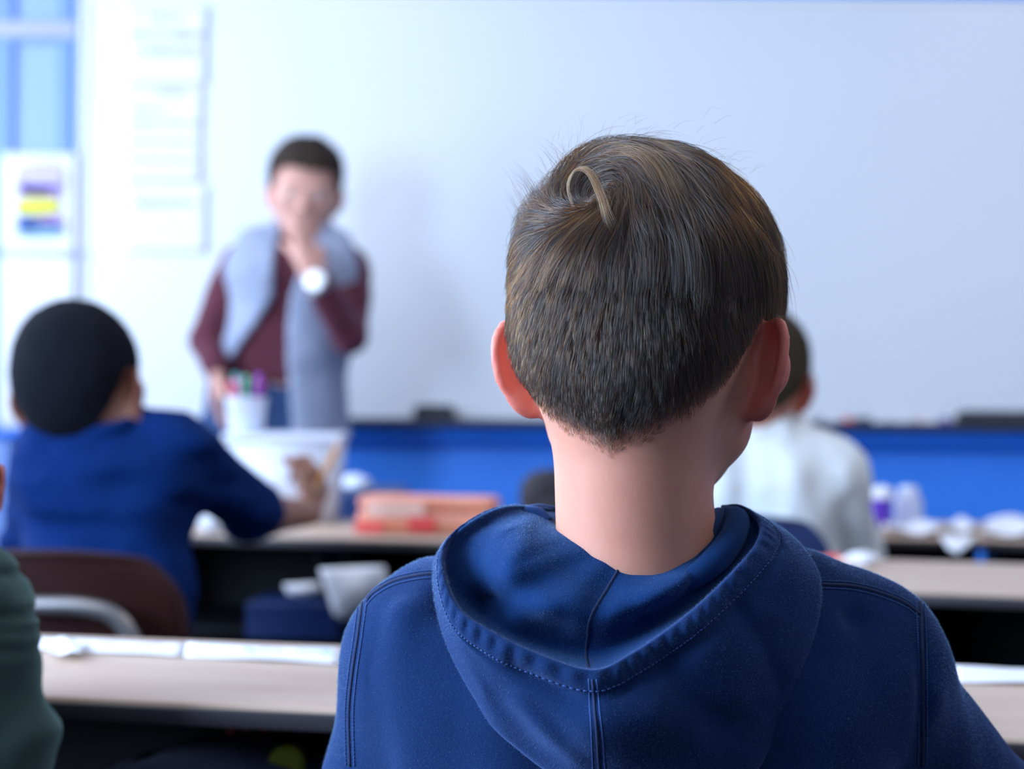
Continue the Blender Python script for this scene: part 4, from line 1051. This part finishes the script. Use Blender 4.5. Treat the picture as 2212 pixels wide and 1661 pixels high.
PC = [('magenta', (.62, .04, .38)), ('teal', (.02, .38, .34)), ('green', (.10, .45, .12)), ('yellow', (.70, .55, .05)), ('red', (.70, .05, .12)), ('violet', (.30, .06, .50)), ('blue', (.04, .15, .60)), ('pink', (.75, .25, .40)), ('orange', (.75, .25, .05))]
for i, (nm, c3) in enumerate(PC):
    th = i * 2.4; bx_, by_ = .020 * math.cos(th), .020 * math.sin(th); tx, ty = .032 * math.cos(th), .026 * math.sin(th)
    pn = thing('pen', nm + ' pen standing in the white cup', 'pen', (cc[0] + bx_ * .6, D + .08 + by_ * .6, zt2 + .010), 0, 'pens in the white cup')
    mm = mat('pen_' + nm, c3, .4); L_ = .090 + .014 * ((i * 7) % 4) / 3
    dv = np.array((tx - bx_ * .6, ty - by_ * .6, L_))
    tube_obj('barrel', [(0, 0, 0), tuple(dv * .72)], .0042, mm, pn, n=8); tube_obj('cap', [tuple(dv * .72), tuple(dv)], .0052, mm, pn, n=8)
# navy drawer unit with a crumpled tissue between the bin and the blue wall
D = 4.55; a = W(640, 1064, D); b_ = W(866, 1064, D); zt3 = a[2]
du = thing('drawer_unit', 'low navy drawer unit behind the orange pencil case', 'drawer unit', ((a[0] + b_[0]) / 2, D + .18, 0))
box_obj('body', (0, 0, zt3 / 2), (b_[0] - a[0], .34, zt3), M['blue_shell'], du, .006)
for k in range(4):
    dr = box_obj('drawer', (0, -.175, zt3 * (k + .5) / 4), ((b_[0] - a[0]) * .9, .012, zt3 / 4 - .02), M['blue_shell'], du, .003)
    box_obj('handle', (0, -.188, zt3 * (k + .5) / 4), (.08, .012, .012), M['chrome'], dr, .003)
crumple('tissue', 768, 1062, .036, zt3, M['bin'], 'white crumpled tissue on the navy drawer unit', D=D + .10, sc=(1.0, .8, .55), seed=9)
# dark backpack lying behind the neck
c = np.r_[W(1200, 1100, 3.78)[:2], TZ]
bp = thing('backpack', 'dark brown backpack on the desk partly hidden by the boy\'s neck', 'backpack', tuple(c), .2)
bm = bmesh.new(); bmesh.ops.create_uvsphere(bm, u_segments=24, v_segments=16, radius=1)
for v in bm.verts:
    s_ = lambda q_: math.copysign(abs(q_) ** .75, q_); v.co = Vector((s_(v.co.x) * .068, s_(v.co.y) * .055, s_(v.co.z) * .055 + .056))
M['bag'] = mat('dark_bag', (.020, .016, .022), .8, bump=.4, bscale=60); bm_obj('bag_body', bm, M['bag'], bp)
bm = bmesh.new(); bmesh.ops.create_uvsphere(bm, u_segments=20, v_segments=12, radius=1)
for v in bm.verts: v.co = Vector((v.co.x * .046, v.co.y * .020 - .052, v.co.z * .028 + .036))
bm_obj('front_pocket', bm, M['bag'], bp)
M['strap'] = mat('mauve_strap', (.30, .19, .24), .7)
tube_obj('strap', catmull([(.03, -.05, .108), (.035, -.072, .085), (.022, -.082, .05), (.002, -.078, .012)], 20), .010, M['strap'], bp, n=8, flat=.35)
# cup and bottle on the farthest right desk
c = W(1905, 1128, 3.86)
cp = thing('lidded_cup', 'purple cup with a white lid beside the white shirt', 'cup', (c[0], 3.86, TZ + .002))
bm = bmesh.new(); add_lathe(bm, [(.014, 0), (.017, .003), (.020, .052), (.020, .053)], 20); bm_obj('cup_body', bm, M['purple'], cp)
bm = bmesh.new(); add_lathe(bm, [(.022, .053), (.0225, .060), (.020, .072), (.012, .076), (.006, .078)], 20); bm_obj('lid', bm, M['paper'], cp)
c = W(1962, 1128, 3.9)
bt = thing('plastic_jar', 'cloudy plastic jar right of the purple cup', 'jar', (c[0], 3.9, TZ + .002))
bm = bmesh.new(); add_lathe(bm, [(.022, 0), (.027, .004), (.0285, .045), (.022, .058), (.018, .062)], 24); bm_obj('jar_body', bm, M['clear'], bt)
bm = bmesh.new(); add_lathe(bm, [(.0185, .060), (.019, .070), (.016, .075), (.006, .076)], 20); bm_obj('lid', bm, M['bin'], bt)
# contents of the near book box
zb = TZ - .020 - .155 + .020
for i, (w_, d_, hgt, mm, l_, n_) in enumerate([(.215, .26, .034, 'dgrey', 'dark book at the bottom of the pile in the near desk', 'book'), (.205, .25, .022, 'blue_shell', 'navy workbook in the pile in the near desk', 'book')]):
    c = W(470, 1661, 1.86); z0 = zb + sum([.034, .022][:i])
    t = thing(n_, l_, 'book', (c[0], 1.865, z0), -.16); box_obj('cover', (0, 0, hgt / 2 - (.008 if i == 0 else 0)), (w_, d_, hgt + (.016 if i == 0 else 0)), M[mm], t, .003); box_obj('pages', (0, -d_ / 2 + .002, hgt / 2), (w_ * .96, .006, hgt * .7), M['paper'], t)
def curved_book(px, D, z0, w_, d_, hgt, m, label, arch):
    c = W(px, 1661, D); t = thing('magazine', label, 'magazine', (c[0], D + d_ / 2, z0), -.16); bm = bmesh.new(); n = 16; top_, bot = [], []
    for side, (y) in enumerate((-d_ / 2, d_ / 2)):
        for k in range(n + 1):
            u = k / n - .5; zz_ = arch * (1 - (2 * u) ** 2)
            top_.append(bm.verts.new((u * w_, y, zz_ + hgt))); bot.append(bm.verts.new((u * w_, y, zz_)))
    for k in range(n):
        a_, b2 = top_[k], top_[k + 1]; c2, d2 = top_[n + 1 + k], top_[n + 2 + k]; e, f_, g_, h_ = bot[k], bot[k + 1], bot[n + 1 + k], bot[n + 2 + k]
        bm.faces.new((a_, b2, d2, c2)); bm.faces.new((e, g_, h_, f_)); bm.faces.new((a_, e, f_, b2)); bm.faces.new((c2, d2, h_, g_))
    bm_obj('pages', bm, m, t); return t
M['worn_paper'] = mat('grey_pages', (.30, .33, .48), .8, noise=.3, nscale=90, stretch=(1, 1, 12))
curved_book(455, 1.745, zb + .057, .165, .22, .012, M['worn_paper'], 'curling grey-blue magazine on the pile in the near desk', .014)
curved_book(262, 1.76, zb + .0575, .055, .16, .008, M['worn_paper'], 'thin grey booklet left of the curling magazine in the near desk', .004)
c = W(616, 1650, 1.80)
yt = thing('tape_roll', 'yellow tape roll standing in the near desk box', 'tape', (c[0], 1.82, zb + .060), -.2)
bm = bmesh.new(); add_lathe(bm, [(.010, -.006), (.0165, -.006), (.0165, .006), (.010, .006)], 24)
bmesh.ops.rotate(bm, verts=bm.verts, matrix=Matrix.Rotation(PI / 2, 3, 'X')); bmesh.ops.translate(bm, verts=bm.verts, vec=(0, 0, .0175)); bm_obj('roll', bm, M['yellow'], yt)
for i, (px, mm, l_) in enumerate([(478, 'red', 'short red crayon leftmost beside the yellow tape roll'), (512, 'orange', 'short orange crayon between the two red crayons'), (548, 'red', 'short red crayon nearest the yellow tape roll')]):
    c = W(px, 1640, 1.93); tt = thing('crayon', l_, 'crayon', (c[0], 1.95, zb + .058), 0, 'crayons in the near desk box')
    tube_obj('wax', [(0, 0, 0), (.010, .004, .040), (.011, .0045, .046)], [.0045, .0045, .002], M[mm], tt, n=8)
# ------------------------------------------------------------------ the other people
def root_at(label, c): return thing('person', label, 'person', (c[0], c[1], 0))
def cloth(root, name, caps, m, extra=None, J=None, h=.006, folds=.004, fs=16, k=None):
    pts = [c[0] for c in caps] + [c[1] for c in caps]; lo, hi = bounds(pts, .14)
    def f(p):
        d = eval_caps(p, caps) + folds * vnoise(p + 2, fs) + folds * .5 * vnoise(p, fs * 2.6)
        return extra(p, d) if extra else d
    return sdf_obj(name, f, lo, hi, h, m, root)
def trousers_shoes(root, J, b=.9, m='jeans', g=.004):
    caps = [c for s in 'LR' for c in leg_caps(J, s, g, b)] + [(J['hipL'], J['hipR'], .075 * b + g, .075 * b + g, .03)]
    cloth(root, 'trousers', caps, M[m], lambda p, d: smax(d, -(p[:, 2] - .075), .004), h=.008)
    for s in 'LR':
        fc = foot_caps(J, s, .003); l2, h2 = bounds([J['an' + s], J['to' + s]], .08)
        sdf_obj('shoe', lambda p: smax(eval_caps(p, fc), -p[:, 2] + .002, .003), l2, h2, .007, M['shoe'], root)
def blue_boy():
    D = 2.95; root = root_at('person with very short black hair in a navy shirt, writing at a desk', W(230, 900, D))
    H = Head(W(168, 798, D + .03), rot_head(14, 12, 9), 1.11, hl=[(0, -.128), (25, -.118), (45, -.100), (62, -.065), (76, -.030), (90, -.006), (102, -.022), (112, -.012), (128, .040), (180, .056)])
    J = joints_seated(W(225, 925, D + .01), W(105, 1010, D), W(385, 985, D + .03), W(80, 1230, D + .10), W(250, 1150, D + .42), W(575, 1112, 3.16), W(668, 1108, 3.36),
                      (W(230, 1300, D)[0], D - .05, .50), D + .36, D + .33, dx=.05)
    wr = J['wrR']
    hr = hand_caps(wr, (.12, .45, .62), (-.70, .5, .2), (-.5, -.5, .6), .95, .55, tcurl=.7, fingers=[.75, .95, 1.05, 1.1], spread=.0, tspread=.3)
    hl = hand_caps(J['wrL'], (.5, 1, -.1), (0, 0, -1), (1, -.5, 0), .85, .25)
    make_body(root, H, J, M['skin_dark'], [hl, hr], h=.0045, b=.98, neck_r=.05, neck_top=(0, -.030, -.06)); make_eyes(root, H)
    hair_cap(root, H, M['hair_black'], .006, .003, .0035, .0012, rs=260, neck=(H.world(np.array([(0, -.030, -.06)]))[0], J['neck'], .05))
    T = torso_caps(J, .012, 1.0); slL = J['shL'] * .22 + J['elL'] * .78; slR = W(545, 1100, 3.13)
    nb = J['neck']
    caps = T + [(J['shL'], slL, .056, .058, .03), (J['shR'], slR, .058, .052, .03)]
    def ex(p, d):
        q = p * np.array((1, 1, 2.2), np.float32) + p[:, [2, 0, 1]] * np.array((.8, 0, 0), np.float32)
        d = d + .009 * vnoise(q, 15)
        return smax(d, -s_cap(p, nb - (0, 0, .02), H.world(np.array([(0, -.01, -.05)]))[0], .052, .054), .005)
    cloth(root, 'shirt', caps, M['navy_shirt'], ex, h=.006, folds=.003)
    # collar
    hd = H.world(np.array([(0, -.02, -.05)]))[0]; ax = nrm((-.15, -.25, 1)); a1 = nrm(np.cross(ax, (0, 1, 0))); a2 = np.cross(ax, a1); c0 = nb * .85 + hd * .15 + (0, 0, .0)
    tube_obj('collar', [c0 + a1 * .060 * math.cos(t) + a2 * .062 * math.sin(t) for t in np.linspace(0, 2 * PI, 33)[:-1]], .014, M['navy_shirt'], root, True, n=10, closed=True, flat=.6)
    trousers_shoes(root, J)
    # pencil
    a, b_ = W(678, 1062, 3.36), W(733, 958, 3.40); d = nrm(b_ - a)
    pe = thing('pencil', 'yellow-orange pencil in the hand of the boy in the navy shirt', 'pencil', tuple(a))
    o = tube_obj('shaft', [a + d * .012, b_ - d * .014], .0052, M['pencil'], pe, True, n=6)
    tube_obj('tip', [a - d * .004, a + d * .012], [.0008, .0050], M['wood_tip'], pe, True, n=6)
    tube_obj('eraser', [b_ - d * .014, b_], .0054, M['pink_label'], pe, True, n=8)
    chair('brown plastic chair under the boy in the navy shirt', (W(112, 1205, 2.62)[0], 2.86, 0), -.06, M['brown_shell'], wd=.365, hz=.803)
def white_boy():
    D = 3.36; root = root_at('person with brown hair in a white shirt behind the hoodie boy\'s right ear', W(1640, 900, D))
    H = Head(W(1640, 792, D), rot_head(16, 4, 0), 1.02)
    J = joints_seated(W(1640, 925, D), W(1480, 1015, D), W(1795, 1020, D + .01), W(1440, 1240, D + .06), W(1560, 1180, D + .34), W(1850, 1200, D + .06), W(1760, 1160, D + .36),
                      (W(1640, 1300, D)[0], D - .02, .50), D + .36, D + .33)
    hl = hand_caps(J['wrL'], (.3, 1, -.1), (0, 0, -1), (1, -.3, 0), .85, .3); hr = hand_caps(J['wrR'], (-.3, 1, -.1), (0, 0, -1), (-1, -.3, 0), .85, .3)
    make_body(root, H, J, M['skin_side'], [hl, hr], h=.005, b=.98, neck_r=.047, neck_top=(0, -.03, -.06)); make_eyes(root, H)
    hair_cap(root, H, M['hair_olive'], .009, .008, .0035, .0018, rs=120)
    nb = J['neck']
    caps = torso_caps(J, .016, 1.0) + [c for s in 'LR' for c in arm_caps(J, s, .016, 1.0, .92)]
    def ex(p, d):
        q = p * np.array((1, 1, .3), np.float32); d = d + .010 * vnoise(q, 15) + .004 * vnoise(q + 4, 34)
        return smax(d, -s_cap(p, nb - (0, 0, .02), H.world(np.array([(0, -.01, -.05)]))[0], .050, .052), .005)
    cloth(root, 'shirt', caps, M['white_shirt'], ex, h=.006, folds=.003)
    hd = H.world(np.array([(0, -.03, -.05)]))[0]; ax = nrm(hd - nb); a1 = nrm(np.cross(ax, (0, 1, 0))); a2 = np.cross(ax, a1); c0 = nb + ax * .020
    tube_obj('collar', [c0 + a1 * .056 * math.cos(t) + a2 * .058 * math.sin(t) for t in np.linspace(0, 2 * PI, 33)[:-1]], .015, M['white_shirt'], root, True, n=10, closed=True, flat=.5)
    trousers_shoes(root, J)
    chair('navy plastic chair under the boy in the white shirt', (W(1578, 1115, 3.12)[0], 3.40, 0), .03, M['blue_shell'], wd=.33, hz=.822)
def green_kid():
    D = 1.60; root = root_at('person in a dark green sweatshirt cut off by the left edge', W(-150, 1000, D))
    H = Head(W(-230, 962, D + .03), rot_head(5, 12, 0), 1.0, ear_a=46)
    J = joints_seated(W(-190, 1230, D + .0), W(-620, 1420, D), W(-55, 1335, D + .0), W(-640, 1900, D + .05), W(-420, 1800, D + .3), W(-20, 1700, D + .02), W(-160, 1720, D + .26),
                      (W(-300, 1300, D)[0], D - .02, .47), D + .30, D + .27)
    hl = hand_caps(J['wrL'], (.3, 1, 0), (0, 0, -1), (1, 0, 0), .85, .3); hr = hand_caps(J['wrR'], (-.3, 1, 0), (0, 0, -1), (-1, 0, 0), .85, .3)
    make_body(root, H, J, M['skin_side'], [hl, hr], h=.005, b=.95, neck_r=.048, ear_red=.6); make_eyes(root, H)
    hair_cap(root, H, M['hair_brown'], .005, .008, .004, .0014)
    nb = J['neck']; caps = torso_caps(J, .010, 1.0) + [c for s in 'L' for c in arm_caps(J, s, .014, 1.0, .95)]
    # right sleeve: shoulder, bunched folds and the full lower arm
    caps += [(W(-68, 1290, D), W(-20, 1400, D), .040, .034, .02), (W(-20, 1400, D), W(-5, 1610, D + .01), .030, .043, .02), (W(-5, 1600, D), J['wrR'], .044, .032, .02)]
    def ex(p, d):
        d = d + .004 * vnoise(p * np.array((1, 1, 2), np.float32), 22)
        for (ya, r, dep) in ((1236, 7, .005), (1318, 8, .006), (1352, 8, .004), (1390, 10, .004)):
            z = W(20, ya, D)[2]; d = d + dep * np.exp(-((p[:, 2] - z + .12 * (p[:, 0] + .40)) / (r / 2700 * 1.3)) ** 2)
        return smax(d, -s_cap(p, nb - (0, 0, .02), H.world(np.array([(0, -.01, -.05)]))[0], .052, .056), .005)
    cloth(root, 'sweatshirt', caps, M['green'], ex, h=.0045, folds=.002)
    trousers_shoes(root, J, .85)
    chair('brown plastic chair under the child in green', (W(-300, 1300, D)[0], D - .03, 0), .05, M['brown_shell'], hz=.76)
def teacher():
    D = 5.22; root = root_at('person standing at the whiteboard in a maroon sweater and grey vest, hand at mouth', W(600, 700, D))
    H = Head(W(660, 392, D), rot_head(176, 14, 3), 1.12, hl=[(0, -.098), (25, -.083), (45, -.068), (62, -.048), (76, -.020), (90, -.004), (102, -.022), (112, -.012), (128, .034), (150, .046), (180, .044)])
    A = lambda x, y, d=0: W(x, y, D + d)
    J = dict(neck=A(648, 520), shL=A(520, 575), shR=A(752, 585), elL=A(447, 735, -.02), wrL=A(470, 800, -.10), elR=A(757, 722, -.12), wrR=A(680, 605, -.23),
             pelvis=np.array((A(590, 800)[0], D + .03, .93)))
    J = {k: np.asarray(v, float) for k, v in J.items()}
    # a standing body keeps its full forearm length on the left: the hand hangs by the hip
    px_ = J['pelvis'][0]
    for s, c in ((-1, 'L'), (1, 'R')):
        J['hip' + c] = np.array((px_ + s * .085, D + .03, .90)); J['kn' + c] = np.array((px_ + s * .11, D + .01, .48)); J['an' + c] = np.array((px_ + s * .12, D + .06, .085)); J['to' + c] = J['an' + c] + (s * .03, -.17, -.045)
    hl = hand_caps(J['wrL'], (-.02, -.12, -1), (.9, .2, 0), (.2, -1, 0), 1.05, .25)
    hr = hand_caps(J['wrR'], nrm(W(660, 480, D - .19) - J['wrR']), (-.5, .8, 0), (-.8, -.5, .2), 1.2, .55, fingers=[.08, .7, .85, .95], tcurl=.5, spread=.0, tspread=.2)
    make_body(root, H, J, M['skin_teacher'], [hl, hr], h=.006, b=1.22, neck_r=.058, ear_red=.5); make_eyes(root, H)
    hair_cap(root, H, M['hair_brown'], .012, .012, .005, .002)
    nb = J['neck']; hd = H.world(np.array([(0, -.01, -.05)]))[0]
    zhem = W(560, 826, D)[2]
    caps = torso_caps(J, .006, 1.25) + [c for s in 'LR' for c in arm_caps(J, s, .008, 1.25, .93)]
    def ex(p, d):
        q = p * np.array((1, 1, 2), np.float32) + p[:, [2, 0, 1]] * np.array((.9, 0, 0), np.float32); d = d + .006 * vnoise(q, 10)
        d = smax(d, -s_cap(p, nb - (0, 0, .03), hd, .060, .066), .005)
        low = smax(zhem - p[:, 2], 0 * d - .0, .01); return np.where(np.abs(p[:, 0] - px_) < .16, smax(d, zhem - p[:, 2], .008), d)
    cloth(root, 'sweater', caps, M['maroon'], ex, h=.008, folds=.004, fs=11)
    # open vest: two front panels, back, stand-up collar; arms stay free
    zz = [W(0, y, D)[2] for y in (500, 560, 640, 700, 760, 800, 935)]
    xl = [A(x, 600)[0] for x in (606, 600, 598, 560, 516, 494, 470)]; xr = [A(x, 600)[0] for x in (700, 668, 640, 634, 634, 636, 646)]
    vcaps = torso_caps(J, .028, 1.22); vcaps += [(J['pelvis'] + (s, 0, .04), J['pelvis'] + (s * 1.25, 0, -.12), .112, .118, .05) for s in (-.07, .07)]
    zl = W(0, 798, D)[2]; zr = W(0, 934, D)[2]
    def vf(p, d):
        a = np.interp(p[:, 2], zz[::-1], xl[::-1]); b = np.interp(p[:, 2], zz[::-1], xr[::-1])
        fr = p[:, 1] < D + .02
        cut = np.where(fr, np.minimum(p[:, 0] - a, b - p[:, 0]), np.minimum(np.minimum(p[:, 0] - a, b - p[:, 0]), D + .02 - p[:, 1]))
        d = smax(d, cut, .010)
        d = smax(d, np.where(p[:, 0] < (px_ - .02), zl, zr) - p[:, 2], .01)
        q = np.abs(np.sin(p[:, 2] * 2 * PI / .075)); d = d - .004 * q ** .5
        for c in 'LR':
            sh = J['sh' + c]; s = -1 if c == 'L' else 1
            d = smax(d, -s_cap(p, sh + (s * .045, 0, .03), sh + (s * .075, 0, -.16), .074, .080), .012)
        return smax(d, -s_cap(p, nb - (0, 0, .03), hd, .066, .074), .005)
    cloth(root, 'vest', vcaps, M['vest'], vf, h=.007, folds=.004)
    caps = [c for s in 'LR' for c in leg_caps(J, s, .008, 1.2)] + [(J['hipL'], J['hipR'], .105, .105, .04), (J['hipL'] + (0, 0, .10), J['hipR'] + (0, 0, .10), .095, .095, .04)]
    cloth(root, 'jeans', caps, M['jeans'], lambda p, d: smax(smax(d, -(p[:, 2] - .075), .004), p[:, 2] - zhem - .01, .004), h=.009)
    for s in 'LR':
        fc = foot_caps(J, s, .012); l2, h2 = bounds([J['an' + s], J['to' + s]], .09)
        sdf_obj('shoe', lambda p: smax(eval_caps(p, fc), -p[:, 2] + .002, .003), l2, h2, .008, M['shoe'], root)
    wr = J['wrR']; ax = nrm(J['wrR'] - J['elR']); wt = thing('watch', None, None, (0, 0, 0)); wt.parent = root
    wt.location = -root.location
    a1 = nrm(np.cross(ax, (0, 1, 0))); a2 = np.cross(ax, a1); c0 = wr - ax * .012
    tube_obj('band', [c0 + (a1 * math.cos(t) + a2 * math.sin(t)) * .034 for t in np.linspace(0, 2 * PI, 29)[:-1]], .009, M['alu'], wt, True, n=8, closed=True, flat=.3)
    fc = c0 + nrm(np.array((0, -1, .1))) * .036; bm = bmesh.new(); add_lathe(bm, [(.026, 0), (.028, .004), (.026, .010), (.022, .012)], 24)
    R_ = Vector((-.25, -1, .25)).to_track_quat('Z', 'Y').to_matrix()
    for v in bm.verts: v.co = R_ @ v.co + Vector(fc)
    M['watch'] = mat('bright_watch_face', (.92, .93, .95), .12, coat=.5); bm_obj('watch_face', bm, M['watch'], wt, True, True)
blue_boy(); white_boy(); green_kid(); teacher()
chair('brown plastic chair under the boy in the hoodie', (.085, 1.265, 0), 0, M['brown_shell'], hz=.74)
build_boy()
